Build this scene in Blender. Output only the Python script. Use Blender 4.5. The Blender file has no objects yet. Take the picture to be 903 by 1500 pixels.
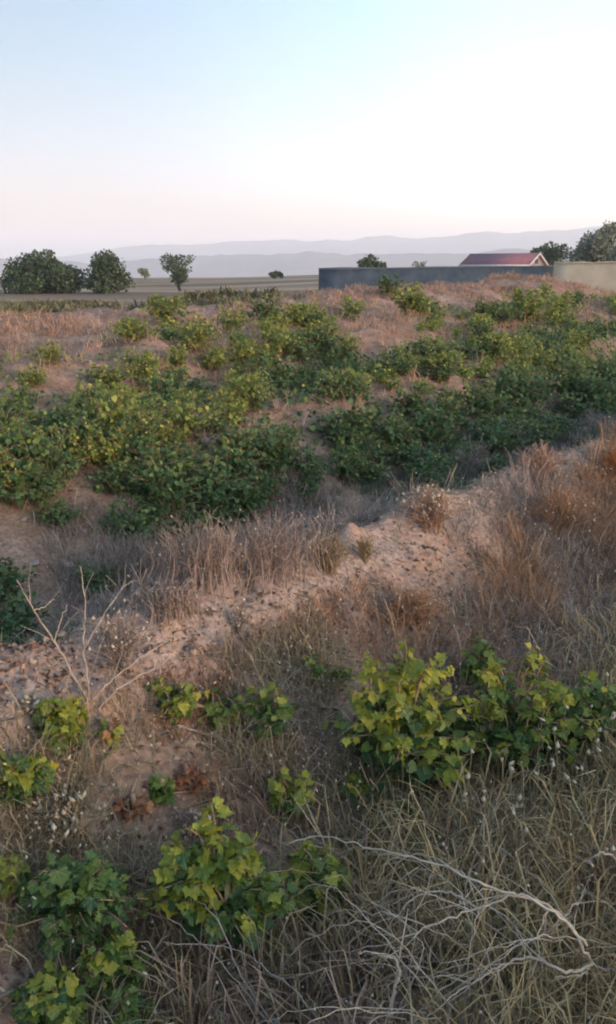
import bpy, math, random
import numpy as np
from mathutils import Vector, Matrix
R = math.radians
rng = np.random.default_rng(7)
random.seed(7)
sc = bpy.context.scene
col = sc.collection

# ------------------------------------------------------------------ camera
CAM_Z = 2.0
FPX = 1200.0                       # focal length in photograph pixels (photo 903 x 1500)
PITCH = R(16.5)
cd = bpy.data.cameras.new('camera')
cd.sensor_fit = 'VERTICAL'
cd.angle = 2 * math.atan(750 / FPX)
cd.clip_start = 0.05
cd.clip_end = 30000
cam = bpy.data.objects.new('camera', cd)
col.objects.link(cam)
cam.location = (0, 0, CAM_Z)
cam.rotation_euler = (math.pi / 2 - PITCH, 0, 0)
sc.camera = cam

# ------------------------------------------------------------------ sky, sun, exposure
SKY_CURVE = [(0, .40), (.08, .46), (.2, .84), (.34, 1.45), (.5, 1.5), (1, 1.6)]   # sky brightness from the far side to the sun's side
SUN_EL, SUN_AZ = R(6.0), R(128.0)     # azimuth clockwise from the view direction (+Y)
w = bpy.data.worlds.new('World')
sc.world = w
w.use_nodes = True
wn = w.node_tree
bg = wn.nodes['Background']
sky = wn.nodes.new('ShaderNodeTexSky')
sky.sky_type = 'NISHITA'
sky.sun_disc = False
sky.sun_elevation = SUN_EL
sky.sun_rotation = SUN_AZ
sky.air_density = 1.0
sky.dust_density = 2.0
sky.ozone_density = 1.0
# dusk air: rose low down, clear blue above
wc = wn.nodes.new('ShaderNodeTexCoord'); ws = wn.nodes.new('ShaderNodeSeparateXYZ')
wn.links.new(wc.outputs['Generated'], ws.inputs[0])
wr = wn.nodes.new('ShaderNodeValToRGB'); el = wr.color_ramp.elements
while len(el) < 5: el.new(.5)
for e_, (p_, c_) in zip(el, [(0, (1.02, .90, 1.36)), (.08, (.98, .90, 1.32)), (.18, (.85, .86, 1.04)), (.36, (.72, .87, 1.0)), (1, (.72, .87, 1.02))]):
    e_.position = p_; e_.color = (*c_, 1)
wn.links.new(ws.outputs['Z'], wr.inputs[0])
wm = wn.nodes.new('ShaderNodeMix'); wm.data_type = 'RGBA'; wm.blend_type = 'MULTIPLY'; wm.inputs['Factor'].default_value = 1
wn.links.new(sky.outputs[0], wm.inputs['A']); wn.links.new(wr.outputs[0], wm.inputs['B'])
# hazier and brighter toward the sun's side
wd_ = wn.nodes.new('ShaderNodeVectorMath'); wd_.operation = 'DOT_PRODUCT'
wd_.inputs[1].default_value = (math.sin(SUN_AZ), math.cos(SUN_AZ), 0)
wn.links.new(wc.outputs['Generated'], wd_.inputs[0])
wx = wn.nodes.new('ShaderNodeFloatCurve')
cv = wx.mapping.curves[0].points
for x_, y_ in SKY_CURVE[1:-1]: cv.new(x_, y_ / 2)
cv[0].location = (0, SKY_CURVE[0][1] / 2); cv[-1].location = (1, SKY_CURVE[-1][1] / 2)
wx.mapping.update()
wh = wn.nodes.new('ShaderNodeMath'); wh.operation = 'MULTIPLY_ADD'; wh.inputs[1].default_value = .5; wh.inputs[2].default_value = .5
wn.links.new(wd_.outputs['Value'], wh.inputs[0]); wn.links.new(wh.outputs[0], wx.inputs['Value'])
wv = wn.nodes.new('ShaderNodeVectorMath'); wv.operation = 'SCALE'
w2 = wn.nodes.new('ShaderNodeMath'); w2.operation = 'MULTIPLY'; w2.inputs[1].default_value = 2; wn.links.new(wx.outputs[0], w2.inputs[0])
wn.links.new(wm.outputs['Result'], wv.inputs[0]); wn.links.new(w2.outputs[0], wv.inputs['Scale'])
wn.links.new(wv.outputs[0], bg.inputs[0])
bg.inputs[1].default_value = 0.15
sd = bpy.data.lights.new('sun', 'SUN')
sd.energy = 1.15
sd.angle = R(3.0)
sd.color = (1.0, 0.60, 0.42)
sun = bpy.data.objects.new('sun', sd)
col.objects.link(sun)
sv = Vector((math.sin(SUN_AZ) * math.cos(SUN_EL), math.cos(SUN_AZ) * math.cos(SUN_EL), math.sin(SUN_EL)))
sun.rotation_euler = sv.to_track_quat('Z', 'Y').to_euler()
sun.location = sv * 50
sc.view_settings.view_transform = 'Standard'
sc.view_settings.look = 'None'
sc.view_settings.exposure = 2.1
sc.view_settings.gamma = 1.0
sc.render.engine = 'CYCLES'
sc.cycles.use_denoising = True
sc.cycles.max_bounces = 6
sc.cycles.volume_bounces = 1
sc.cycles.transparent_max_bounces = 4
sc.cycles.filter_width = 2.0

# ------------------------------------------------------------------ helpers
def smooth(a, b, x):
    t = np.clip((np.asarray(x, float) - a) / (b - a), 0, 1)
    return t * t * (3 - 2 * t)

def _h(ix, iy, seed):
    n = (ix.astype(np.int64) * 374761393 + iy.astype(np.int64) * 668265263 + seed * 1442695041) & 0xffffffff
    n = ((n ^ (n >> 13)) * 1274126177) & 0xffffffff
    return ((n ^ (n >> 16)) & 0xffff) / 65535.0

def noise(x, y, seed=0):
    x = np.asarray(x, float); y = np.asarray(y, float)
    ix = np.floor(x); iy = np.floor(y)
    fx = x - ix; fy = y - iy
    fx = fx * fx * (3 - 2 * fx); fy = fy * fy * (3 - 2 * fy)
    a = _h(ix, iy, seed); b = _h(ix + 1, iy, seed); c = _h(ix, iy + 1, seed); d = _h(ix + 1, iy + 1, seed)
    return (a + (b - a) * fx + (c - a) * fy + (a - b - c + d) * fx * fy) * 2 - 1

def fbm(x, y, seed=0, n=3):
    v = 0; a = 1
    for i in range(n):
        v = v + a * noise(np.asarray(x) * 2 ** i, np.asarray(y) * 2 ** i, seed + i * 17)
        a *= .5
    return v

ROW = R(40)                        # the rows run 40 degrees to the right of the view
def su(x, y):
    return -math.cos(ROW) * x + math.sin(ROW) * y, math.sin(ROW) * x + math.cos(ROW) * y
def xy(s, u):
    return -math.cos(ROW) * s + math.sin(ROW) * u, math.sin(ROW) * s + math.cos(ROW) * u

PS = [-9, -6, -4.2, -3, -2.2, -1.4, 0, .5, 1.0, 1.45, 1.8, 2.1, 2.32, 2.55, 2.85, 3.3, 3.9, 4.5, 5.2, 5.9, 6.5, 7.1, 7.7, 8.6, 9.5, 10.3, 11.2, 12.4, 13.6, 15, 16, 17.4, 20, 30, 60, 100]
PZ = [.3, .0, .3, .84, 1.0, .80, .42, .30, .16, .12, .36, .57, .75, .58, .2, -.06, -.12, -.04, .32, .55, .50, .24, .22, .60, .86, .88, .62, .50, .82, 1.12, 1.18, .9, .6, .45, .3, .3]  # unseen ridge behind the camera is raised to shade the foreground

def H(x, y):
    x = np.asarray(x, float); y = np.asarray(y, float)
    s, u = su(x, y)
    r = np.hypot(x, y)
    sw = s + .16 * fbm(u * .45, s * .3, 3, 2) * smooth(.3, 3, r) + smooth(6, 12, s) * .4 * noise(u * .12, s * .1, 9)
    e = .18
    z = (np.interp(sw - e, PS, PZ) + 2 * np.interp(sw, PS, PZ) + np.interp(sw + e, PS, PZ)) / 4
    f = 1 - smooth(34, 60, r)
    amp = 1 + .12 * noise(u * .35, s * .2, 21)
    z = .35 + (z * amp - .35) * f + (1 - f) * .15 * fbm(x * .03, y * .03, 5)
    near = np.exp(-r / 25)
    crest = np.exp(-((sw - 2.25) / .45) ** 2)
    z = z + near * (.035 * fbm(x * 1.7, y * 1.7, 31, 3) + .018 * fbm(x * 7, y * 7, 41, 2) * (1 + .8 * crest))
    clod = np.maximum(0, noise(x * 9, y * 9, 55) - .25) * .05 + np.maximum(0, noise(x * 4.3, y * 4.3, 57) - .3) * .07
    z = z + near * clod * (.5 + crest)
    mid = smooth(7, 12, r) * (1 - smooth(36, 55, r))
    z = z + mid * (.09 * fbm(x * 1.3, y * 1.3, 91, 3) + .16 * np.maximum(0, noise(x * 1.6, y * 1.6, 95) - .2) + .10 * np.maximum(0, noise(x * 3.1, y * 3.1, 97) - .25))
    z = z + .7 * np.exp(-((x - 9.5) / 3.2) ** 2 - ((y - 33) / 2.6) ** 2) * (1 + .2 * noise(x * .9, y * .9, 8))
    z = z + .8 * np.exp(-((x + 0.5) / 5) ** 2 - ((y - 30) / 2.5) ** 2) * (.6 + .4 * noise(x * .6, y * .9, 12))
    # the plain lifts a little to the right and falls into the valley beyond
    z = z - .3 * smooth(11, 14, s) * (1 - smooth(8, 22, u)) * f
    left = 1 - smooth(-14, 14, x * 90 / np.maximum(r, 60))
    z = z + (1 - f) * (-.65 * left * (1 - smooth(90, 190, r)) - .3 * left * smooth(90, 190, r) + (1 - left) * 1.1 * smooth(70, 180, r))
    z = z - 60 * smooth(190, 900, r)
    return z

def ray(px, py):
    a = (px - 451.5) / FPX; b = -(py - 750) / FPX
    return np.array([a, math.cos(PITCH) + b * math.sin(PITCH), -math.sin(PITCH) + b * math.cos(PITCH)])

_T = np.geomspace(.6, 150, 1500)
def at(px, py, h=0.0):
    """place on the ground (or h above it) seen at this point of the photograph"""
    d = ray(px, py)
    P = d[None, :] * _T[:, None]
    below = P[:, 2] + CAM_Z <= H(P[:, 0], P[:, 1]) + h
    i = int(np.argmax(below)) if below.any() else len(_T) - 1
    t = _T[i]
    return np.array([d[0] * t, d[1] * t, CAM_Z + d[2] * t])

def far(px, Y):
    z = float(H(0, Y))
    dep = Y * math.cos(PITCH) + (CAM_Z - z) * math.sin(PITCH)
    x = (px - 451.5) / FPX * dep
    return np.array([x, Y, float(H(x, Y))])

def zat(py, Y):                      # height seen at row py at distance Y (nearly level rays)
    d = ray(451.5, py)
    return CAM_Z + d[2] / d[1] * Y

class MB:
    def __init__(self):
        self.v = []; self.f3 = []; self.f4 = []; self.n = 0
    def add(self, v, f3=None, f4=None):
        v = np.asarray(v, float).reshape(-1, 3)
        if f3 is not None and len(f3): self.f3.append(np.asarray(f3, int).reshape(-1, 3) + self.n)
        if f4 is not None and len(f4): self.f4.append(np.asarray(f4, int).reshape(-1, 4) + self.n)
        self.v.append(v); self.n += len(v)
    def mesh(self, name, mat, smoothed=False):
        me = bpy.data.meshes.new(name)
        V = np.concatenate(self.v) if self.v else np.zeros((0, 3))
        F3 = np.concatenate(self.f3) if self.f3 else np.zeros((0, 3), int)
        F4 = np.concatenate(self.f4) if self.f4 else np.zeros((0, 4), int)
        me.vertices.add(len(V)); me.vertices.foreach_set('co', V.astype(np.float32).ravel())
        nl = F3.size + F4.size
        me.loops.add(nl); me.loops.foreach_set('vertex_index', np.concatenate([F3.ravel(), F4.ravel()]).astype(np.int32))
        npoly = len(F3) + len(F4)
        me.polygons.add(npoly)
        st = np.concatenate([np.arange(len(F3)) * 3, len(F3) * 3 + np.arange(len(F4)) * 4]).astype(np.int32)
        me.polygons.foreach_set('loop_start', st)
        if smoothed: me.polygons.foreach_set('use_smooth', np.ones(npoly, bool))
        me.update(calc_edges=True)
        me.materials.append(mat)
        return me
    def build(self, name, mat, parent=None, smoothed=False):
        o = bpy.data.objects.new(name, self.mesh(name, mat, smoothed))
        col.objects.link(o)
        if parent is not None: o.parent = parent
        return o

def tube(mb, pts, r0, r1, n=5):
    pts = np.asarray(pts, float); m = len(pts)
    if m < 2: return
    t = np.gradient(pts, axis=0); t /= np.linalg.norm(t, axis=1, keepdims=True) + 1e-9
    ref = np.array([0, 0, 1.0]) if abs(t[0][2]) < .9 else np.array([1.0, 0, 0])
    a = np.cross(t, ref); a /= np.linalg.norm(a, axis=1, keepdims=True) + 1e-9
    b = np.cross(t, a)
    rr = np.linspace(r0, r1, m)[:, None, None]
    ang = np.arange(n) * 2 * np.pi / n
    V = pts[:, None, :] + rr * (np.cos(ang)[None, :, None] * a[:, None, :] + np.sin(ang)[None, :, None] * b[:, None, :])
    f = []
    for i in range(m - 1):
        for k in range(n):
            k2 = (k + 1) % n
            f.append((i * n + k, i * n + k2, (i + 1) * n + k2, (i + 1) * n + k))
    V = np.concatenate([V.reshape(-1, 3), pts[-1:] + t[-1:] * r1])
    f3 = [((m - 1) * n + k, (m - 1) * n + (k + 1) % n, m * n) for k in range(n)]
    mb.add(V, f3, f)

def spline(P, n=8, wob=0.0):
    P = np.asarray(P, float)
    if len(P) < 3: 
        q = np.linspace(0, 1, n + 1)[:, None]; out = P[0] * (1 - q) + P[1] * q
    else:
        Q = np.vstack([2 * P[0] - P[1], P, 2 * P[-1] - P[-2]]); out = []
        for i in range(1, len(Q) - 2):
            for k in range(n):
                t = k / n
                out.append(.5 * (2 * Q[i] + (Q[i + 1] - Q[i - 1]) * t + (2 * Q[i - 1] - 5 * Q[i] + 4 * Q[i + 1] - Q[i + 2]) * t * t + (3 * Q[i] - Q[i - 1] - 3 * Q[i + 1] + Q[i + 2]) * t ** 3))
        out.append(P[-1]); out = np.array(out)
    if wob:
        out[1:-1] += rng.normal(0, wob, out[1:-1].shape)
    return out

def blades(mb, B, h, wd, lean, curl=.5):
    """grass blades: B (n,3) feet, h heights, wd widths, lean = horizontal reach as a share of h"""
    n = len(B)
    if not n: return
    az = rng.uniform(0, 2 * np.pi, n)
    d = np.stack([np.cos(az), np.sin(az), np.zeros(n)], 1)
    fa = az + np.pi / 2 + rng.normal(0, .6, n)
    sd_ = np.stack([np.cos(fa), np.sin(fa), np.zeros(n)], 1) * (wd / 2)[:, None]
    up = np.array([0, 0, 1.0])
    L = (h * lean)[:, None]
    mid = B + d * L * .35 + up * (h * .55)[:, None]
    tip = B + d * L + up * (h * (1 - curl * lean * .5))[:, None]
    V = np.stack([B - sd_, B + sd_, mid + sd_ * .8, mid - sd_ * .8, tip], 1)
    i = np.arange(n)[:, None] * 5
    mb.add(V, i + np.array([[3, 2, 4]]), i + np.array([[0, 1, 2, 3]]))

def heads(mb, P, r, ratio=1.6):
    """seed heads: small six-pointed bodies"""
    n = len(P)
    if not n: return
    r = np.asarray(r)[:, None, None] * np.ones((n, 1, 1))
    o = np.array([[0, 0, ratio], [1, 0, .1], [0, 1, -.1], [-1, 0, .1], [0, -1, -.1], [0, 0, -ratio * .8]])
    a = rng.uniform(0, 6.28, n); c, s = np.cos(a), np.sin(a)
    M = np.zeros((n, 3, 3)); M[:, 0, 0] = c; M[:, 0, 1] = -s; M[:, 1, 0] = s; M[:, 1, 1] = c; M[:, 2, 2] = 1
    M[:, 0, 2] = rng.normal(0, .35, n); M[:, 1, 2] = rng.normal(0, .35, n)
    V = np.asarray(P)[:, None, :] + np.einsum('nij,kj->nki', M, o) * r
    f = np.array([[0, 1, 2], [0, 2, 3], [0, 3, 4], [0, 4, 1], [5, 2, 1], [5, 3, 2], [5, 4, 3], [5, 1, 4]])
    mb.add(V, (np.arange(n)[:, None, None] * 6 + f[None]).reshape(-1, 3))

def frames(ax, nr):
    """rotation matrices whose columns are side, axis, normal"""
    ax = ax / (np.linalg.norm(ax, axis=1, keepdims=True) + 1e-9)
    nr = nr - ax * np.sum(ax * nr, 1, keepdims=True)
    nr = nr / (np.linalg.norm(nr, axis=1, keepdims=True) + 1e-9)
    return np.stack([np.cross(ax, nr), ax, nr], 2)

def scatter(mb, T, F, P, M, S):
    """copies of template T (k,3) with faces F at places P, rotations M, sizes S"""
    n = len(P)
    if not n: return
    V = P[:, None, :] + np.einsum('nij,kj->nki', M, T) * S[:, None, None]
    mb.add(V, (np.arange(n)[:, None, None] * len(T) + F[None]).reshape(-1, 3))

# ------------------------------------------------------------------ materials
def nodes(name):
    m = bpy.data.materials.new(name); m.use_nodes = True
    nt = m.node_tree
    return m, nt, nt.nodes['Principled BSDF'], nt.nodes['Material Output']

def ramp(nt, fac, stops):
    r = nt.nodes.new('ShaderNodeValToRGB')
    e = r.color_ramp.elements
    while len(e) < len(stops): e.new(.5)
    for el, (p, c) in zip(e, stops):
        el.position = p; el.color = (*c, 1)
    nt.links.new(fac, r.inputs[0])
    return r.outputs[0]

def plant_mat(name, stops, trans=.35, rough=.6, per='island', big=.0):
    """plant matter: colour picked per leaf or blade; part of the light passes through"""
    m, nt, p, out = nodes(name)
    if per == 'island':
        fac = nt.nodes.new('ShaderNodeNewGeometry').outputs['Random Per Island']
    else:
        fac = nt.nodes.new('ShaderNodeObjectInfo').outputs['Random']
    if big:
        oi = nt.nodes.new('ShaderNodeTexNoise'); oi.inputs['Scale'].default_value = big
        tc = nt.nodes.new('ShaderNodeNewGeometry'); nt.links.new(tc.outputs['Position'], oi.inputs['Vector'])
        mx = nt.nodes.new('ShaderNodeMath'); mx.operation = 'MULTIPLY_ADD'; mx.inputs[1].default_value = .5
        nt.links.new(fac, mx.inputs[0])
        m2 = nt.nodes.new('ShaderNodeMath'); m2.operation = 'MULTIPLY_ADD'; m2.inputs[1].default_value = 1.4; m2.inputs[2].default_value = -.45
        nt.links.new(oi.outputs[0], m2.inputs[0]); nt.links.new(m2.outputs[0], mx.inputs[2])
        fac = mx.outputs[0]
    c = ramp(nt, fac, stops)
    if per == 'object':                                  # blotches and worn patches on each leaf
        tc = nt.nodes.new('ShaderNodeTexCoord'); bn = nt.nodes.new('ShaderNodeTexNoise')
        bn.inputs['Scale'].default_value = 3.2; bn.inputs['Detail'].default_value = 5; bn.noise_dimensions = '4D'
        nt.links.new(tc.outputs['Object'], bn.inputs['Vector'])
        k9 = nt.nodes.new('ShaderNodeMath'); k9.operation = 'MULTIPLY'; k9.inputs[1].default_value = 50
        nt.links.new(fac, k9.inputs[0]); nt.links.new(k9.outputs[0], bn.inputs['W'])
        bl = ramp(nt, bn.outputs[0], [(.28, (.62, .66, .7)), (.5, (1, 1, 1)), (.68, (1.25, 1.12, .9)), (.8, (1.5, 1.0, .8))])
        mm = nt.nodes.new('ShaderNodeMix'); mm.data_type = 'RGBA'; mm.blend_type = 'MULTIPLY'; mm.inputs['Factor'].default_value = 1
        nt.links.new(c, mm.inputs['A']); nt.links.new(bl, mm.inputs['B']); c = mm.outputs['Result']
        sx = nt.nodes.new('ShaderNodeSeparateXYZ'); nt.links.new(tc.outputs['Object'], sx.inputs[0])
        def mt(op, a, b=None):
            q_ = nt.nodes.new('ShaderNodeMath'); q_.operation = op
            for k_, v_ in enumerate((a, b)):
                if v_ is None: continue
                if isinstance(v_, (int, float)): q_.inputs[k_].default_value = v_
                else: nt.links.new(v_, q_.inputs[k_])
            return q_.outputs[0]
        y_ = mt('SUBTRACT', sx.outputs['Y'], .05)
        th = mt('ARCTAN2', sx.outputs['X'], y_)
        rr_ = mt('SQRT', mt('ADD', mt('MULTIPLY', sx.outputs['X'], sx.outputs['X']), mt('MULTIPLY', y_, y_)))
        vein = mt('MULTIPLY', mt('ABSOLUTE', mt('SINE', mt('MULTIPLY', th, 4))), rr_)
        vm = nt.nodes.new('ShaderNodeMapRange'); vm.inputs[1].default_value = .03; vm.inputs[2].default_value = .12; vm.inputs[3].default_value = .45; vm.inputs[4].default_value = 0
        nt.links.new(vein, vm.inputs[0])
        vx = nt.nodes.new('ShaderNodeMix'); vx.data_type = 'RGBA'; vx.inputs['B'].default_value = (.3, .34, .1, 1)
        nt.links.new(vm.outputs[0], vx.inputs['Factor']); nt.links.new(c, vx.inputs['A']); c = vx.outputs['Result']
    nt.links.new(c, p.inputs['Base Color'])
    p.inputs['Roughness'].default_value = rough
    p.inputs['Specular IOR Level'].default_value = .3
    if trans:
        tr = nt.nodes.new('ShaderNodeBsdfTranslucent'); nt.links.new(c, tr.inputs[0])
        mix = nt.nodes.new('ShaderNodeMixShader'); mix.inputs[0].default_value = trans
        nt.links.new(p.outputs[0], mix.inputs[1]); nt.links.new(tr.outputs[0], mix.inputs[2])
        nt.links.new(mix.outputs[0], out.inputs[0])
    return m

def noisy(name, c1, c2, scale, rough=.9, bump=0.0, c3=None, detail=6):
    m, nt, p, out = nodes(name)
    g = nt.nodes.new('ShaderNodeNewGeometry')
    n = nt.nodes.new('ShaderNodeTexNoise'); n.inputs['Scale'].default_value = scale; n.inputs['Detail'].default_value = detail
    nt.links.new(g.outputs['Position'], n.inputs['Vector'])
    c = ramp(nt, n.outputs[0], [(.3, c1), (.7, c2)] if c3 is None else [(.28, c1), (.5, c2), (.72, c3)])
    nt.links.new(c, p.inputs['Base Color'])
    p.inputs['Roughness'].default_value = rough
    p.inputs['Specular IOR Level'].default_value = .2
    if bump:
        b = nt.nodes.new('ShaderNodeBump'); b.inputs['Strength'].default_value = bump; b.inputs['Distance'].default_value = .02
        nt.links.new(n.outputs[0], b.inputs['Height']); nt.links.new(b.outputs[0], p.inputs['Normal'])
    return m

def soil_mat():
    m, nt, p, out = nodes('soil')
    g = nt.nodes.new('ShaderNodeNewGeometry')
    def tex(scale, det=5, ty='ShaderNodeTexNoise'):
        n = nt.nodes.new(ty); n.inputs['Scale'].default_value = scale
        if 'Detail' in n.inputs: n.inputs['Detail'].default_value = det
        nt.links.new(g.outputs['Position'], n.inputs['Vector']); return n
    big, mid, fine = tex(.8), tex(5), tex(40, 4)
    base = ramp(nt, big.outputs[0], [(.3, (.18, .115, .083)), (.5, (.25, .165, .12)), (.7, (.31, .215, .165))])
    md = ramp(nt, mid.outputs[0], [(.3, (.62, .6, .6)), (.62, (1.12, 1.1, 1.08))])
    fn = ramp(nt, fine.outputs[0], [(.35, (.7, .7, .7)), (.65, (1.2, 1.2, 1.2))])
    def mul(a, b):
        x = nt.nodes.new('ShaderNodeMix'); x.data_type = 'RGBA'; x.blend_type = 'MULTIPLY'; x.inputs['Factor'].default_value = 1
        nt.links.new(a, x.inputs['A']); nt.links.new(b, x.inputs['B']); return x.outputs['Result']
    c = mul(mul(base, md), fn)
    # bare crust along the first crest is dry and pale
    dt = nt.nodes.new('ShaderNodeVectorMath'); dt.operation = 'DOT_PRODUCT'; dt.inputs[1].default_value = (-math.cos(ROW), math.sin(ROW), 0)
    nt.links.new(g.outputs['Position'], dt.inputs[0])
    df = nt.nodes.new('ShaderNodeMath'); df.operation = 'SUBTRACT'; df.inputs[1].default_value = 2.32; nt.links.new(dt.outputs['Value'], df.inputs[0])
    ab = nt.nodes.new('ShaderNodeMath'); ab.operation = 'ABSOLUTE'; nt.links.new(df.outputs[0], ab.inputs[0])
    wb = nt.nodes.new('ShaderNodeMath'); wb.operation = 'MULTIPLY_ADD'; wb.inputs[1].default_value = .9; nt.links.new(mid.outputs[0], wb.inputs[0]); nt.links.new(ab.outputs[0], wb.inputs[2])
    cm = nt.nodes.new('ShaderNodeMapRange'); cm.interpolation_type = 'SMOOTHSTEP'
    for k_, v_ in zip((1, 2, 3, 4), (.45, .8, 1, 0)): cm.inputs[k_].default_value = v_
    nt.links.new(wb.outputs[0], cm.inputs[0])
    pale = mul(ramp(nt, mid.outputs[0], [(.35, (.24, .175, .14)), (.65, (.34, .26, .215))]), fn)
    cx = nt.nodes.new('ShaderNodeMix'); cx.data_type = 'RGBA'
    nt.links.new(cm.outputs[0], cx.inputs['Factor']); nt.links.new(c, cx.inputs['A']); nt.links.new(pale, cx.inputs['B'])
    c = cx.outputs['Result']
    # beyond the vineyard the plain carries stubble and pale tracks
    sep = nt.nodes.new('ShaderNodeSeparateXYZ'); nt.links.new(g.outputs['Position'], sep.inputs[0])
    mp = nt.nodes.new('ShaderNodeMapRange'); mp.inputs[1].default_value = 45; mp.inputs[2].default_value = 75
    nt.links.new(sep.outputs['Y'], mp.inputs[0])
    st = nt.nodes.new('ShaderNodeMapping'); st.inputs['Scale'].default_value = (.012, .07, .05)
    nt.links.new(g.outputs['Position'], st.inputs['Vector'])
    sn = nt.nodes.new('ShaderNodeTexNoise'); sn.inputs['Scale'].default_value = 1; sn.inputs['Detail'].default_value = 4
    nt.links.new(st.outputs[0], sn.inputs['Vector'])
    plain = ramp(nt, sn.outputs[0], [(.35, (.15, .105, .07)), (.52, (.23, .155, .1)), (.62, (.38, .27, .165)), (.75, (.19, .14, .075))])
    x = nt.nodes.new('ShaderNodeMix'); x.data_type = 'RGBA'
    nt.links.new(mp.outputs[0], x.inputs['Factor']); nt.links.new(c, x.inputs['A']); nt.links.new(plain, x.inputs['B'])
    nt.links.new(x.outputs['Result'], p.inputs['Base Color'])
    p.inputs['Roughness'].default_value = .95; p.inputs['Specular IOR Level'].default_value = .1
    b = nt.nodes.new('ShaderNodeBump'); b.inputs['Strength'].default_value = .6; b.inputs['Distance'].default_value = .015
    nt.links.new(fine.outputs[0], b.inputs['Height']); nt.links.new(b.outputs[0], p.inputs['Normal'])
    return m

M = {
 'soil': soil_mat(),
 'clod': noisy('clod', (.21, .15, .12), (.33, .25, .205), 14, bump=.5),
 'straw': plant_mat('straw', [(0, (.16, .12, .07)), (.5, (.27, .21, .125)), (1, (.4, .32, .2))], .25, .7),
 'straw_green': plant_mat('straw_green', [(0, (.19, .13, .06)), (.5, (.36, .255, .12)), (1, (.53, .4, .22))], .25, .7),
 'rust_grass': plant_mat('rust_grass', [(0, (.2, .105, .06)), (.5, (.32, .18, .105)), (1, (.44, .28, .17))], .25, .7),
 'pink_grass': plant_mat('pink_grass', [(0, (0.252, 0.147, 0.1)), (0.5, (0.378, 0.236, 0.163)), (1, (0.483, 0.336, 0.242))], .25, .7),
 'grey_stalk': plant_mat('grey_stalk', [(0, (.14, .11, .09)), (.6, (.26, .2, .165)), (1, (.38, .31, .26))], .1, .8),
 'pale_stalk': plant_mat('pale_stalk', [(0, (.16, .115, .09)), (.6, (.27, .2, .16)), (1, (.38, .3, .245))], .1, .8),
 'brown_stalk': plant_mat('brown_stalk', [(0, (.12, .07, .045)), (.6, (.24, .15, .1)), (1, (.38, .26, .18))], .15, .8),
 'seed': plant_mat('seed', [(0, (.32, .26, .18)), (1, (.62, .54, .42))], .3, .8),
 'twig': noisy('twig', (.2, .16, .13), (.34, .28, .23), 30),
 'white_twig': noisy('white_twig', (.36, .275, .2), (.52, .42, .32), 30),
 'cane': noisy('cane', (.16, .10, .065), (.30, .2, .13), 40),
 'leaf_dark': plant_mat('leaf_dark', [(0, (.036, .070, .026)), (.5, (.054, .10, .032)), (1, (.078, .135, .038))], .25, .45, 'object'),
 'leaf_mid': plant_mat('leaf_mid', [(0, (.07, .115, .028)), (.5, (.105, .16, .032)), (1, (.15, .195, .036))], .35, .45, 'object'),
 'leaf_young': plant_mat('leaf_young', [(0, (.17, .20, .03)), (.5, (.26, .275, .034)), (1, (.36, .33, .05))], .4, .45, 'object'),
 'leaf_red': plant_mat('leaf_red', [(0, (.2, .06, .03)), (.5, (.3, .1, .05)), (1, (.36, .17, .09))], .3, .6, 'object'),
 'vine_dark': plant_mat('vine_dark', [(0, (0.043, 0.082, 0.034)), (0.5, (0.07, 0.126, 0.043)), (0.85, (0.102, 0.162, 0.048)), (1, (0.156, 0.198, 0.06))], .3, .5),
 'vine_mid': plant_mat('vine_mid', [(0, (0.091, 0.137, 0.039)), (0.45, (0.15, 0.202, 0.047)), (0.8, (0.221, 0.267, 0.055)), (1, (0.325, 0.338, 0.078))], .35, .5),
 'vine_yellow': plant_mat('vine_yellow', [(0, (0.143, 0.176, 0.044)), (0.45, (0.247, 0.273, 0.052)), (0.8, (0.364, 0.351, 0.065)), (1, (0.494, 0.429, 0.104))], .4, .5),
 'weed': plant_mat('weed', [(0, (.05, .075, .05)), (.5, (.085, .115, .075)), (1, (.13, .155, .1))], .25, .7),
 'olive_weed': plant_mat('olive_weed', [(0, (.07, .075, .035)), (.5, (.13, .125, .06)), (1, (.22, .18, .1))], .25, .7),
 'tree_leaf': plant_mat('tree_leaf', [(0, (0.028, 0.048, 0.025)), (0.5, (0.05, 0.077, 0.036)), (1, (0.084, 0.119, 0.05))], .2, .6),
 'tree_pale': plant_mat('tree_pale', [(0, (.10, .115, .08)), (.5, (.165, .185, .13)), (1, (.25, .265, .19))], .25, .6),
 'bark': noisy('bark', (.05, .04, .03), (.1, .08, .06), 6),
 'grey_wall': noisy('grey_wall', (.042, .056, .07), (.08, .098, .112), 1.4),
 'mud_wall': noisy('mud_wall', (.44, .315, .2), (.56, .42, .28), 1.1),
 'coping': noisy('coping', (.09, .105, .12), (.12, .135, .15), 3),
 'roof_red': noisy('roof_red', (.17, .068, .078), (.215, .09, .1), 1.5, rough=.6),
 'plaster': noisy('plaster', (.16, .155, .16), (.22, .215, .22), 2),
 'white_paint': noisy('white_paint', (.42, .41, .42), (.52, .51, .52), 2),
 'dark_panel': noisy('dark_panel', (.03, .035, .04), (.05, .055, .06), 1, rough=.2),
 'hill': noisy('hill', (.16, .13, .115), (.26, .215, .19), .004),
}

def tag(o, label=None, cat=None, group=None, kind=None):
    if label: o['label'] = label
    if cat: o['category'] = cat
    if group: o['group'] = group
    if kind: o['kind'] = kind
    return o

def empty(name, loc, label, cat, group=None, rz=0.0):
    o = bpy.data.objects.new(name, None)
    col.objects.link(o)
    o.location = loc; o.rotation_euler = (0, 0, rz); o.empty_display_size = .1
    return tag(o, label, cat, group)

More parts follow.
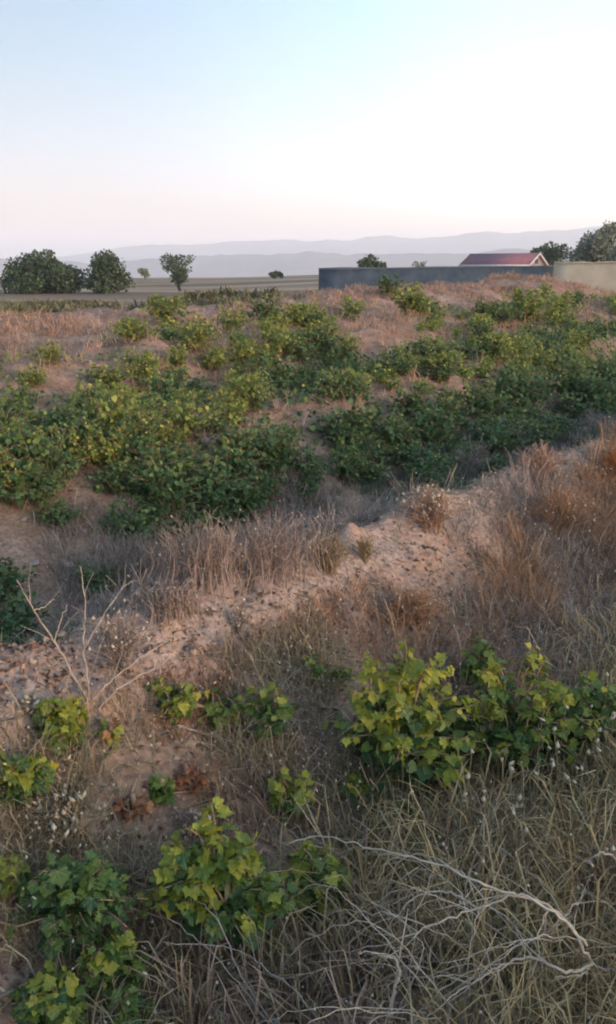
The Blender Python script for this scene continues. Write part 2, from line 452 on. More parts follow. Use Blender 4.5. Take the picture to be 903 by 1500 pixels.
# ------------------------------------------------------------------ the setting: ground, hills, air
def make_ground():
    th = np.concatenate([np.linspace(-52, 52, 330), np.linspace(54, 306, 64)]) * math.pi / 180
    r = np.concatenate([[0.05], np.geomspace(.25, 12, 420), np.geomspace(12.15, 80, 190), np.geomspace(82, 9000, 110)])
    TH, RR = np.meshgrid(th, r)
    X, Y = RR * np.sin(TH), RR * np.cos(TH)
    Z = H(X, Y)
    V = np.stack([X, Y, Z], 2).reshape(-1, 3)
    na, nr = len(th), len(r)
    i = np.arange(nr - 1)[:, None]; k = np.arange(na)[None, :]; k2 = (k + 1) % na
    F = np.stack(np.broadcast_arrays(i * na + k, (i + 1) * na + k, (i + 1) * na + k2, i * na + k2), 2).reshape(-1, 4)
    mb = MB(); mb.add(V, None, F[:, ::-1])
    mb.add([[0, 0, float(H(0, 0))]], None)
    o = mb.build('ground', M['soil'], None, True)
    return tag(o, kind='structure')
ground = make_ground()

def hills(name, D, depth, pts, amp, seed):
    px = np.array([p[0] for p in pts], float); py = np.array([p[1] for p in pts], float)
    th = np.linspace(-48, 48, 420) * math.pi / 180
    q = 451.5 + np.tan(th) * FPX * 1.02
    base = -62.0
    top = np.array([zat(v, D) for v in np.interp(q, px, py)])
    rows = []
    for j, t in enumerate(np.linspace(-1, 1, 13)):
        d = D + depth * t
        x, y = d * np.tan(th), np.full_like(th, d)
        g = max(0, 1 - abs(t)) ** 1.25
        n = fbm(th * 22 + 3 * t, np.full_like(th, t * 2.2 + seed), seed, 4)
        z = base + (top - base) * g * (1 + (.10 + .35 * abs(t)) * n * amp)
        rows.append(np.stack([x, y, z], 1))
    V = np.concatenate(rows); na = len(th); nr = len(rows)
    i = np.arange(nr - 1)[:, None]; k = np.arange(na - 1)[None, :]
    F = np.stack(np.broadcast_arrays(i * na + k, i * na + k + 1, (i + 1) * na + k + 1, (i + 1) * na + k), 2).reshape(-1, 4)
    mb = MB(); mb.add(V, None, F)
    return tag(mb.build(name, M['hill'], None, True), kind='structure')
hills('mountains', 5200, 1500, [(-700, 370), (0, 382), (120, 372), (200, 363), (270, 356), (370, 354), (480, 349), (560, 346), (650, 345), (740, 338), (830, 337), (903, 336), (1500, 345)], .6, 5)
hills('foothills', 2700, 700, [(-700, 375), (0, 379), (70, 385), (130, 386), (200, 379), (300, 375), (420, 371), (560, 372), (700, 368), (903, 366), (1500, 372)], .7, 12)

def haze():
    x0, x1, y0, y1, z0, z1 = -9500, 9500, -9300, 9300, -75, 330
    mb = MB()
    mb.add([(x0, y0, z0), (x1, y0, z0), (x1, y1, z0), (x0, y1, z0), (x0, y0, z1), (x1, y0, z1), (x1, y1, z1), (x0, y1, z1)], None,
           [(0, 3, 2, 1), (4, 5, 6, 7), (0, 1, 5, 4), (1, 2, 6, 5), (2, 3, 7, 6), (3, 0, 4, 7)])
    m = bpy.data.materials.new('haze'); m.use_nodes = True
    nt = m.node_tree; nt.nodes.remove(nt.nodes['Principled BSDF'])
    v = nt.nodes.new('ShaderNodeVolumePrincipled')
    v.inputs['Color'].default_value = (.90, .94, 1.0, 1)
    v.inputs['Density'].default_value = 2.9e-4
    v.inputs['Anisotropy'].default_value = 0.0
    nt.links.new(v.outputs[0], nt.nodes['Material Output'].inputs['Volume'])
    tag(mb.build('haze', m), kind='stuff')
haze()

# clods lying on the crests: pieces of the ground
def clod_mesh():
    mb = MB()
    t = (1 + 5 ** .5) / 2
    V = np.array([(-1, t, 0), (1, t, 0), (-1, -t, 0), (1, -t, 0), (0, -1, t), (0, 1, t), (0, -1, -t), (0, 1, -t), (t, 0, -1), (t, 0, 1), (-t, 0, -1), (-t, 0, 1)]) / 1.9
    V *= rng.uniform(.7, 1.25, (12, 1)); V[:, 2] *= .5
    F = [(0, 11, 5), (0, 5, 1), (0, 1, 7), (0, 7, 10), (0, 10, 11), (1, 5, 9), (5, 11, 4), (11, 10, 2), (10, 7, 6), (7, 1, 8), (3, 9, 4), (3, 4, 2), (3, 2, 6), (3, 6, 8), (3, 8, 9), (4, 9, 5), (2, 4, 11), (6, 2, 10), (8, 6, 7), (9, 8, 1)]
    mb.add(V, F)
    return mb.mesh('clod', M['clod'], False)
clods = [clod_mesh() for _ in range(6)]
def place_clod(x, y, r):
    o = bpy.data.objects.new('clod', random.choice(clods)); col.objects.link(o); o.parent = ground
    o.location = (x, y, float(H(x, y)) + r * .1); o.scale = (r, r * random.uniform(.7, 1.2), r * random.uniform(.7, 1))
    o.rotation_euler = (random.uniform(-.5, .5), random.uniform(-.5, .5), random.uniform(0, 6.3))
for _ in range(240):
    s_, u_ = rng.normal(2.28, .16), rng.uniform(1.2, 8)
    place_clod(*xy(s_, u_), float(np.clip(rng.exponential(.006) + .006, .006, .024)))
for _ in range(60):
    s_, u_ = rng.choice([6.0, 9.8, 15.3]) + rng.normal(0, .5), rng.uniform(2, 26)
    place_clod(*xy(s_, u_), float(rng.uniform(.02, .045)))

# ------------------------------------------------------------------ far buildings, walls and trees
def wall(name, px0, px1, Y0, Y1, top0, top1, mat, label, cap, thick=.3, seg=10):
    a, b = far(px0, Y0), far(px1, Y1)
    e = empty(name, (float((a[0] + b[0]) / 2), float((a[1] + b[1]) / 2), 0), label, 'wall')
    o = np.array(e.location)
    dr = (b - a)[:2]; L = np.hypot(*dr); dr /= L; nm = np.array([-dr[1], dr[0]])
    def slab(z0, z1, half, part, m, wob):
        mb = MB(); V = []
        for i in range(seg + 1):
            t = i / seg; p = a[:2] + dr * L * t
            jj = rng.normal(0, wob)
            for sgn in (-1, 1):
                for k in (0, 1):
                    z = (z0(t), z1(t) + jj)[k]
                    V.append((p[0] + nm[0] * half * sgn - o[0], p[1] + nm[1] * half * sgn - o[1], z))
        F = []
        for i in range(seg):
            q = i * 4; n = q + 4
            F += [(q, n, n + 1, q + 1), (q + 2, q + 3, n + 3, n + 2), (q + 1, n + 1, n + 3, q + 3)]
        F += [(0, 1, 3, 2), (seg * 4, seg * 4 + 2, seg * 4 + 3, seg * 4 + 1)]
        mb.add(V, None, F)
        mb.build(part, m, e)
    zt0, zt1 = zat(top0, Y0), zat(top1, Y1)
    zt = lambda t: zt0 + (zt1 - zt0) * t
    slab(lambda t: -.6, lambda t: zt(t) - .1, thick / 2, 'wall_body', mat, .0)
    slab(lambda t: zt(t) - .097, lambda t: zt(t), thick / 2 + .04, 'coping', cap, .035)
    return e
wall('grey_wall', 468, 808, 66, 60, 393, 388, M['grey_wall'], 'long blue grey boundary wall below the red roofed house', M['coping'])
wall('mud_wall', 809, 1010, 59.4, 54, 384, 381, M['mud_wall'], 'pale beige earth wall at the right below the big tree', M['mud_wall'])

def house():
    Y = 112.0
    c = far(736, Y)
    e = empty('house', (float(c[0]), Y, float(c[2])), 'low house with red pitched roof behind the grey wall', 'house', rz=R(-36))
    L, W_ = 9.6, 6.2
    zr = zat(371, Y) - c[2]; ze = zat(387, Y) - c[2]
    def box(x0, x1, y0, y1, z0, z1, name, mat, parent=e):
        mb = MB()
        mb.add([(x0, y0, z0), (x1, y0, z0), (x1, y1, z0), (x0, y1, z0), (x0, y0, z1), (x1, y0, z1), (x1, y1, z1), (x0, y1, z1)], None,
               [(0, 3, 2, 1), (4, 5, 6, 7), (0, 1, 5, 4), (1, 2, 6, 5), (2, 3, 7, 6), (3, 0, 4, 7)])
        return mb.build(name, mat, parent)
    h = L / 2 - .35; v = W_ / 2 - .4
    mb = MB()                                            # walls with gable ends
    g = ze + (zr - ze) * .8
    mb.add([(-h, -v, -.5), (h, -v, -.5), (h, v, -.5), (-h, v, -.5), (-h, -v, ze), (h, -v, ze), (h, v, ze), (-h, v, ze), (-h, 0, g), (h, 0, g)],
           [(5, 6, 9), (7, 4, 8)], [(0, 1, 5, 4), (1, 2, 6, 5), (2, 3, 7, 6), (3, 0, 4, 7)])
    mb.build('wall', M['plaster'], e)
    k = L / 2; y2 = W_ / 2 + .1; t = .12
    for sg in (-1, 1):
        mb = MB()
        A = [(-k, 0, zr), (k, 0, zr), (k, sg * y2, ze - .1), (-k, sg * y2, ze - .1)]
        V = A + [(x, y, z - t) for x, y, z in A]
        mb.add(V, None, [(0, 1, 2, 3), (7, 6, 5, 4), (0, 4, 5, 1), (1, 5, 6, 2), (2, 6, 7, 3), (3, 7, 4, 0)])
        mb.build('roof', M['roof_red'], e)
        for xe in (-k, k):                               # barge boards
            mb = MB(); s0 = .03 if xe > 0 else -.03
            B = [(xe + s0, 0, zr + .03), (xe + s0, sg * (y2 + .03), ze - .07), (xe + s0, sg * (y2 + .03), ze - .27), (xe + s0, 0, zr - .21)]
            V = B + [(x + s0 * 2, y, z) for x, y, z in B]
            mb.add(V, None, [(0, 1, 2, 3), (7, 6, 5, 4), (0, 4, 5, 1), (1, 5, 6, 2), (2, 6, 7, 3), (3, 7, 4, 0)])
            mb.build('barge_board', M['white_paint'], e)
    box(-k, k, -y2 - .06, -y2 - .01, ze - .3, ze - .06, 'fascia', M['white_paint'])
    box(h + .003, h + .05, -.45, .45, ze + .05, ze + .6, 'gable_dark_panel', M['dark_panel'])  # plain dark panel added to darken the gable
house()

LEAF_T = np.array([(0, 0, 0), (-.42, .18, .08), (.42, .18, .08), (-.36, .62, .04), (.36, .62, .04), (0, 1, -.12), (0, .4, 0)])
LEAF_F = np.array([(0, 6, 1), (0, 2, 6), (1, 6, 3), (2, 4, 6), (3, 6, 5), (4, 5, 6)])
QUAD_T = np.array([(0, 0, 0), (-.4, .5, .06), (.4, .5, .06), (0, 1, -.05)])
QUAD_F = np.array([(0, 2, 1), (1, 2, 3)])

def tree(name, px, Y, wpx, top_py, label, leaf, n=2600, trunk_h=.18, lobes=9, shape='round', size=.3, base_py=None, group=None):
    c = far(px, Y)
    wd = wpx / FPX * Y * .97
    ht = zat(top_py, Y) - c[2]
    e = empty(name, tuple(map(float, c)), label, 'tree', group)
    tk = MB()
    th = ht * trunk_h
    tube(tk, spline([(0, 0, -.3), (.04 * wd, 0, th * .6), (0, .02 * wd, th * 1.3)], 4), ht * .045, ht * .03, 7)
    cr = MB()
    C = []
    for i in range(lobes):
        if shape == 'round':
            v = rng.normal(0, 1, 3); v /= np.linalg.norm(v); v[2] = abs(v[2]) * 1.0 if i % 5 < 3 else -abs(v[2]) * .9
            if i == 0: v = np.array([.1, 0, 1.0])
            q = rng.uniform(.75, 1.0) if i % 3 else rng.uniform(.2, .7)
            x, y = v[0] * q * wd * .36, v[1] * q * wd * .36
            z = th + (ht - th) * (.40 + .40 * v[2] * q)
            rad = min(wd * rng.uniform(.12, .19), (ht - th) * rng.uniform(.2, .3))
        elif shape == 'dome':
            v = rng.normal(0, 1, 3); v /= np.linalg.norm(v); v[2] = abs(v[2])
            if i == 0: v = np.array([.05, 0, 1.0])
            q = rng.uniform(.7, 1.0) if i % 3 else rng.uniform(.1, .7)
            x, y = v[0] * q * wd * .39, v[1] * q * wd * .39
            z = th + (ht - th) * (.14 + .60 * v[2] * q * rng.uniform(.85, 1.12))
            rad = min(wd * rng.uniform(.10, .17), (ht - th) * rng.uniform(.2, .3))
        elif shape == 'cone':
            t = rng.uniform(.08, .88); a = rng.uniform(0, 6.28); q = rng.uniform(.2, 1)
            rr = wd * .40 * (1 - t * .75) * (1 if t > .2 else .8)
            x, y, z = math.cos(a) * q * rr, math.sin(a) * q * rr, th + (ht - th) * t
            rad = wd * .2 * (1.1 - t * .4)
        else:                                             # fan
            t = rng.uniform(.22, .9); a = rng.uniform(0, 6.28); q = rng.uniform(.2, 1)
            rr = wd * .40 * t ** .8
            x, y, z = math.cos(a) * q * rr, math.sin(a) * q * rr, th + (ht - th) * t
            rad = wd * rng.uniform(.12, .19)
        rad = min(rad, max(.2, (ht - z) * .95))
        C.append((x, y, z, rad))
        tube(tk, spline([(0, 0, th * rng.uniform(.5, 1.1)), (x * .4, y * .4, th + (z - th) * .5), (x, y, z)], 4, .02 * wd), ht * .016, ht * .004, 5)
    C = np.array(C)
    k = rng.choice(len(C), n, p=C[:, 3] ** 2 / np.sum(C[:, 3] ** 2))
    d = rng.normal(0, 1, (n, 3)); d /= np.linalg.norm(d, axis=1, keepdims=True)
    q = rng.uniform(.1, 1, n) ** .45 * (1 + .25 * noise(d[:, 0] * 3 + k, d[:, 1] * 3 + d[:, 2] * 2, 77))
    P = C[k, :3] + d * (C[k, 3] * q)[:, None] * np.array([1, 1, .85])
    P[:, 2] = np.maximum(P[:, 2], .12)
    ax = d + rng.normal(0, .8, (n, 3))
    scatter(cr, QUAD_T, QUAD_F, P, frames(ax, rng.normal(0, 1, (n, 3)) + np.array([0, 0, .6])), rng.uniform(.5, 1.2, n) * size)
    tk.build('trunk', M['bark'], e)
    tag(cr.build('crown', leaf, e), kind='stuff')
    return e
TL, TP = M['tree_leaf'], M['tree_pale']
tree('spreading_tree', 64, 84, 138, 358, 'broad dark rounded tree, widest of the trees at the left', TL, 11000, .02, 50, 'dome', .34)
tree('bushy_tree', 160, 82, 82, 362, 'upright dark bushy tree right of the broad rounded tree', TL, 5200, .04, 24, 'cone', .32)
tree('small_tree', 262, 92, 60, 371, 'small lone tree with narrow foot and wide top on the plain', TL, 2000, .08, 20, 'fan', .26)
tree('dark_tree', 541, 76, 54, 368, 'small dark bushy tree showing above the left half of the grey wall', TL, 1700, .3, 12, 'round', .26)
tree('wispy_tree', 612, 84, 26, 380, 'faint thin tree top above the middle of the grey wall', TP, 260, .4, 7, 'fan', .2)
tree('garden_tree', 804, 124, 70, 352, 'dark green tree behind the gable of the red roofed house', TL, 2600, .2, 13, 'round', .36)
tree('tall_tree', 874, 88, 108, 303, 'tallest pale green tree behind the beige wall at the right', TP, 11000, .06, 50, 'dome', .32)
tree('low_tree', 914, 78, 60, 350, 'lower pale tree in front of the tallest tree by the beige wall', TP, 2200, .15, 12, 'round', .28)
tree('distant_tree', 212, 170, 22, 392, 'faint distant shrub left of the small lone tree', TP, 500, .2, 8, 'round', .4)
tree('distant_bush', 404, 150, 30, 397, 'dark low bush on the skyline left of the grey wall', TL, 900, .05, 8, 'round', .35)

# ------------------------------------------------------------------ ground cover (nobody could count it)
def field(n, s0, s1, u0, u1, dens):
    """random feet in a strip of the rows"""
    s = rng.uniform(s0, s1, n); u = rng.uniform(u0, u1, n)
    x, y = xy(s, u); r = np.hypot(x, y)
    ang = np.degrees(np.arctan2(x, y))
    keep = (np.abs(ang) < 36) & (r > .9) & (rng.uniform(0, 1, n) < np.clip(dens(s, u, x, y), 0, 1))
    x, y = x[keep], y[keep]
    return np.stack([x, y, H(x, y) - .005], 1)

def tussocks(C, k, spread):
    """k feet round each clump centre, with the way each blade leans"""
    n = len(C)
    sz = rng.uniform(.5, 1.4, n)
    a = rng.uniform(0, 6.28, (n, k)); q = rng.uniform(0, 1, (n, k)) ** .5 * spread * sz[:, None]
    x = (C[:, 0:1] + np.cos(a) * q).ravel(); y = (C[:, 1:2] + np.sin(a) * q).ravel()
    az = (a + rng.normal(0, .7, (n, k))).ravel()
    return np.stack([x, y, H(x, y) - .004], 1), az, np.repeat(sz, k)

def wisps(mb, B, h, wd, lean, az):
    """bending stems in three pieces, for brush and tussocks; returns the tips"""
    n = len(B)
    d = np.stack([np.cos(az), np.sin(az), np.zeros(n)], 1)
    fa = rng.uniform(0, 6.28, n)
    sd_ = np.stack([np.cos(fa), np.sin(fa), np.zeros(n)], 1) * (wd / 2)[:, None]
    up = np.array([0, 0, 1.0]); L = (h * lean)[:, None]; hh = h[:, None]
    kink = np.stack([-np.sin(az), np.cos(az), np.zeros(n)], 1) * (h * rng.normal(0, .16, n))[:, None]
    p1 = B + d * L * .2 + up * hh * .42 + kink * .6
    p2 = B + d * L * .62 + up * hh * (.82 - .18 * lean)[:, None] + kink
    p3 = B + d * L * 1.05 + up * hh * (1 - .5 * lean)[:, None] + kink * .4
    V = np.stack([B - sd_, B + sd_, p1 + sd_ * .85, p1 - sd_ * .85, p2 + sd_ * .7, p2 - sd_ * .7, p3], 1)
    i = np.arange(n)[:, None] * 7
    mb.add(V, i + np.array([[5, 4, 6]]), np.concatenate([i + np.array([[0, 1, 2, 3]]), i + np.array([[3, 2, 4, 5]])]))
    return p3

def cover(name, mat, blade_jobs=(), tuft_jobs=(), seeds=0.0, seed_r=.004):
    mb = MB(); tips = []
    for P, h0, h1, wd, lean in blade_jobs:
        n = len(P); r = np.hypot(P[:, 0], P[:, 1])
        tall = .6 + .33 * (fbm(P[:, 0] * 2.2, P[:, 1] * 2.2, 61, 2) + 1)
        h = rng.uniform(h0, h1, n) * tall
        blades(mb, P, h, wd * (1 + r * .10) * rng.uniform(.6, 1.3, n), rng.uniform(.05, 1, n) * lean)
    for C, k, spread, h0, h1, wd, lean in tuft_jobs:
        if not len(C): continue
        P, az, sz = tussocks(C, k, spread)
        n = len(P); r = np.hypot(P[:, 0], P[:, 1])
        h = rng.uniform(h0, h1, n) * sz
        tips.append(wisps(mb, P, h, wd * (1 + r * .10) * rng.uniform(.4, 1.7, n), rng.uniform(.1, 1, n) * lean, az))
    o = tag(mb.build(name, mat), kind='stuff')
    if seeds and tips:
        T = np.concatenate(tips); T = T[rng.uniform(0, 1, len(T)) < seeds]
        hb = MB(); heads(hb, T, rng.uniform(.6, 1.4, len(T)) * seed_r * (1 + np.hypot(T[:, 0], T[:, 1]) * .06))
        tag(hb.build('seed_heads', M['seed'], o), kind='stuff')
    return o

patch = lambda s, u, sc_, seed, lo, hi: smooth(lo, hi, fbm(s * sc_, u * sc_, seed, 2))
box = lambda s, a, b, e=.15: smooth(a - e, a + e, s) * (1 - smooth(b - e, b + e, s))

# tall straw in the lower right
D1 = lambda s, u, x, y: box(s, -.3, 1.35, .25) * smooth(.75, 1.6, u) * (.3 + .7 * patch(s, u, 2.4, 71, -.5, .3))
P1 = field(17000, -.4, 1.75, .6, 6, D1)
C1 = field(4000, -.4, 1.75, .6, 6, D1)
P1b = field(14000, .5, 1.9, .3, 2.2, lambda s, u, x, y: .35 * patch(s, u, 3, 72, -.1, .5))
cover('straw_grass', M['straw_green'], [(P1, .08, .25, .0042, .9), (P1b, .04, .13, .0036, 1.1)], [(C1, 12, .04, .09, .26, .0036, 1.0)], .06, .0035)
C1r = field(2600, -.3, 1.75, .5, 5, lambda s, u, x, y: smooth(.7, 1.5, u) * patch(s, u, 2.0, 115, -.2, .4))
cover('brown_straw', M['brown_stalk'], [], [(C1r, 11, .04, .08, .25, .0036, 1.1)], .12, .004)
# rusty dry brush on the near flank of the first ridge
D2 = lambda s, u, x, y: box(s, 1.2, 2.0 + .2 * smooth(5, 7, u), .16) * smooth(2.4, 3.8, u) * (.12 + .88 * patch(s, u, 1.7, 73, -.3, .35))
C2 = field(13000, 1.0, 2.5, 2.2, 14, D2)
C2b = field(2200, 1.7, 2.2, 1.6, 3.2, lambda s, u, x, y: .5 * patch(s, u, 2.2, 74, -.1, .5))
cover('rusty_grass', M['rust_grass'], [], [(C2, 16, .05, .05, .21, .0022, 1.15), (C2b, 10, .03, .02, .08, .0022, 1.3)], .05, .0035)
C2c = field(7000, 1.0, 2.5, 2.0, 12, lambda s, u, x, y: .75 * box(s, 1.0, 2.3, .2) * smooth(2.2, 3.5, u) * patch(s, u, 1.4, 83, -.3, .5))
cover('brown_brush', M['grey_stalk'], [], [(C2c, 14, .05, .06, .2, .0022, 1.2)], .05, .0035)
# grey stubble in the shaded trench and thin litter everywhere
C3 = field(9000, 2.6, 5.0, -.8, 12, lambda s, u, x, y: .8 * patch(s, u, 1.3, 75, -.35, .4))
P3b = field(60000, .6, 8, .2, 16, lambda s, u, x, y: .30 * patch(s, u, 1.0, 76, -.4, .5))
cover('grey_stubble', M['grey_stalk'], [(P3b, .02, .09, .003, 1.3)], [(C3, 13, .045, .06, .22, .0026, 1.0)], .03, .004)
# pinkish dry grass on the farther ridges
D4 = lambda s, u, x, y: (box(s, 4.9, 8.6, .3) * .55 + box(s, 8.6, 13, .5) * .7 + box(s, 13, 18.5, .4) * 1.0) * (.12 + .88 * patch(s, u, .9, 77, -.35, .35))
C4 = field(21000, 5.4, 19, 0, 46, D4)
cover('dry_grass', M['pink_grass'], [], [(C4, 10, .10, .06, .24, .0034, 1.15)])
C4b = field(5000, 8, 19, 0, 46, lambda s, u, x, y: .8 * patch(s, u, .7, 87, 0, .5))
cover('brown_grass', M['rust_grass'], [], [(C4b, 12, .10, .05, .2, .003, 1.2)])
# grey green weeds: left trench, strip at the right, and the belt before the trees
P5 = field(60000, 2.5, 4.4, -1.2, 2.0, lambda s, u, x, y: .95 * (1 - smooth(.9, 1.8, u)) * patch(s, u, 2, 78, -.7, .1))
P5b = field(30000, 3.2, 4.6, 6.0, 18, lambda s, u, x, y: .7 * patch(s, u, 1.1, 79, -.5, .3))
P5c = field(60000, 18, 46, -12, 26, lambda s, u, x, y: patch(s, u, .3, 80, -.5, .2) * (1 - smooth(2, 9, x)))
cover('green_weeds', M['weed'], [(P5, .04, .14, .005, 1.0), (P5b, .08, .2, .004, .9)])
cover('plain_weeds', M['olive_weed'], [(P5c, .12, .42, .03, 1.3)])

def crumbs():
    t = (1 + 5 ** .5) / 2
    V = np.array([(-1, t, 0), (1, t, 0), (-1, -t, 0), (1, -t, 0), (0, -1, t), (0, 1, t), (0, -1, -t), (0, 1, -t), (t, 0, -1), (t, 0, 1), (-t, 0, -1), (-t, 0, 1)]) / 1.9
    V = V * rng.uniform(.65, 1.3, (12, 1)) * [1, 1, .6]
    F = np.array([(0, 11, 5), (0, 5, 1), (0, 1, 7), (0, 7, 10), (0, 10, 11), (1, 5, 9), (5, 11, 4), (11, 10, 2), (10, 7, 6), (7, 1, 8), (3, 9, 4), (3, 4, 2), (3, 2, 6), (3, 6, 8), (3, 8, 9), (4, 9, 5), (2, 4, 11), (6, 2, 10), (8, 6, 7), (9, 8, 1)])
    mb = MB()
    for n, s0, s1, u0, u1, a, b, sd in ((9000, 4.4, 19, 0, 40, .012, .014, 101), (6000, .8, 3.0, -1.4, 8, .003, .004, 102), (5000, 2.8, 5.2, -1, 9, .006, .010, 104)):
        P = field(n, s0, s1, u0, u1, lambda s, u, x, y: .25 + .75 * patch(s, u, 1.1, sd, -.3, .3))
        m = len(P); r = a + rng.exponential(b, m); r = np.minimum(r, a + 4 * b)
        scatter(mb, V, F, P + np.array([0, 0, .004]), frames(rng.normal(0, 1, (m, 3)) * [1, 1, .3], rng.normal(0, .3, (m, 3)) + [0, 0, 1]), r)
    tag(mb.build('earth_crumbs', M['clod']), kind='stuff')
crumbs()

C6 = field(7500, .9, 2.15, -1.3, 2.6, lambda s, u, x, y: patch(s, u, 1.9, 103, -.25, .45) * (1 - .6 * smooth(1.9, 2.2, s)))
cover('dry_weeds', M['straw'], [], [(C6, 8, .035, .03, .16, .0026, 1.1)], .08, .0035)
# withered leaves, straw bits and crumbs of earth lying on the slopes
def litter():
    P = field(60000, .5, 3.2, -1.4, 7, lambda s, u, x, y: (.2 + .8 * patch(s, u, 1.6, 85, -.4, .4)) * (.35 + .65 * (1 - smooth(1.6, 3, u))))
    n = len(P)
    T = np.array([(-.5, 0, 0), (0, -.3, .1), (.55, 0, 0), (0, .3, .16)]); F = np.array([(0, 1, 3), (1, 2, 3)])
    mb = MB()
    ax = rng.normal(0, 1, (n, 3)) * [1, 1, .3]; nr = rng.normal(0, .5, (n, 3)) + [0, 0, 1]
    scatter(mb, T, F, P + [0, 0, .009], frames(ax, nr), np.abs(rng.normal(0, .012, n)) + .009)
    tag(mb.build('dry_litter', plant_mat('litter', [(0, (.09, .06, .045)), (.45, (.2, .13, .09)), (.8, (.33, .25, .19)), (.93, (.42, .33, .25)), (1, (.35, .14, .08))], .1, .8)), kind='stuff')
    P = field(15000, .9, 2.6, -1.4, 4, lambda s, u, x, y: patch(s, u, 1.5, 88, -.4, .3) * (.2 + .8 * (1 - smooth(1.2, 2.2, u))))
    n = len(P); mb = MB()
    C_ = LEAF_T * [1, 1, 2.2] + np.array([(0, 0, 0), (.1, 0, .2), (-.1, 0, .24), (.12, 0, .2), (-.1, 0, .1), (0, -.1, .3), (0, 0, 0)])
    scatter(mb, C_, LEAF_F, P + [0, 0, .012], frames(rng.normal(0, 1, (n, 3)) * [1, 1, .45], rng.normal(0, .6, (n, 3)) + [0, 0, .8]), rng.uniform(.014, .036, n))
    tag(mb.build('dead_leaves', plant_mat('dead_leaf', [(0, (.1, .06, .045)), (.4, (.19, .12, .085)), (.75, (.3, .2, .14)), (.92, (.38, .28, .2)), (1, (.36, .13, .07))], .2, .8)), kind='stuff')
    P = field(16000, .5, 3.0, -1.4, 7, lambda s, u, x, y: .15 + .85 * patch(s, u, 1.2, 86, -.2, .4))
    mb = MB(); n = len(P)
    T = np.array([(-1, -.03, 0), (-1, .03, 0), (1, .02, 0), (1, -.02, 0), (0, 0, .06)]); F = np.array([(0, 3, 4), (3, 2, 4), (2, 1, 4), (1, 0, 4)])
    ax = rng.normal(0, 1, (n, 3)) * [1, 1, .25]
    scatter(mb, T, F, P + [0, 0, .014], frames(ax, rng.normal(0, .2, (n, 3)) + [0, 0, 1]), rng.uniform(.02, .09, n))
    tag(mb.build('straw_litter', M['straw']), kind='stuff')
litter()

# ------------------------------------------------------------------ vines
LEAF_OUT = [(0, .06), (.16, -.12), (.40, -.06), (.52, .10), (.44, .22), (.66, .42), (.46, .50), (.42, .66), (.24, .68), (.13, .86), (0, 1.02)]
def leaf_mesh(mat, k):
    h = LEAF_OUT
    out = [(x, y) for x, y in h] + [(-x, y) for x, y in h[-2:0:-1]]
    sx = rng.uniform(.9, 1.12)
    fold, droop, wave = rng.uniform(.05, .5), rng.uniform(.25, .95), rng.uniform(.05, .14)
    V = [(0, .36, -.02)]
    for x, y in out:
        j = rng.normal(0, .025, 2)
        x = x * sx + j[0]; y = y + j[1]
        z = fold * abs(x) - droop * max(0, y) ** 2 * .6 - .35 * droop * x * x + rng.normal(0, wave * .6)
        V.append((x, y, z))
    n = len(out)
    F = [(0, 1 + i, 1 + (i + 1) % n) for i in range(n)]
    mb = MB(); mb.add(V, F)
    return mb.mesh('leaf', mat, True)
LEAVES = {t: [leaf_mesh(M['leaf_' + t], k) for k in range(5)] for t in ('dark', 'mid', 'young', 'red')}

def shoots(n, wd, ht, dp=None, droop=.5):
    """arching canes from a low crown: list of polylines"""
    out = []
    dp = dp or wd
    for i in range(n):
        a = i * 2.4 + rng.uniform(-.5, .5)
        q = rng.uniform(.15, 1) ** .7
        ex, ey = math.cos(a) * wd * .5 * q, math.sin(a) * dp * .5 * q
        top = ht * rng.uniform(.55, 1.0) * (1 - .45 * q ** 2)
        b = (rng.normal(0, .08) * wd, rng.normal(0, .08) * dp, -.02)
        m = (b[0] + (ex - b[0]) * .45, b[1] + (ey - b[1]) * .45, top * .75)
        e = (ex, ey, top * (1 - droop * q * .35))
        out.append(spline([b, m, e], 5))
    return out

def vine_leaves(paths, per, size, young=.3):
    P, A, N, S, T = [], [], [], [], []
    for pl in paths:
        m = len(pl)
        for k in range(per):
            t = .18 + .82 * (k + rng.uniform(0, .8)) / per
            t = min(t, .999)
            f = t * (m - 1); i = int(f); p = pl[i] + (pl[i + 1] - pl[i]) * (f - i)
            d = pl[i + 1] - pl[i]; d = d / (np.linalg.norm(d) + 1e-9)
            side = rng.normal(0, 1, 3); side[2] *= .3; side -= d * side.dot(d) * .7
            side /= np.linalg.norm(side)
            sz = size * rng.uniform(.55, 1.2) * (1.12 - .5 * max(0, t - .55) / .45)
            P.append(p + side * sz * .35 + np.array([0, 0, sz * .15]))
            A.append(side + d * .35 + np.array([0, 0, rng.uniform(-1.25, .2)]))
            N.append(np.array([0, 0, 1.0]) + side * .7 + rng.normal(0, .5, 3))
            S.append(sz); T.append(t)
    return np.array(P), np.array(A), np.array(N), np.array(S), np.array(T)

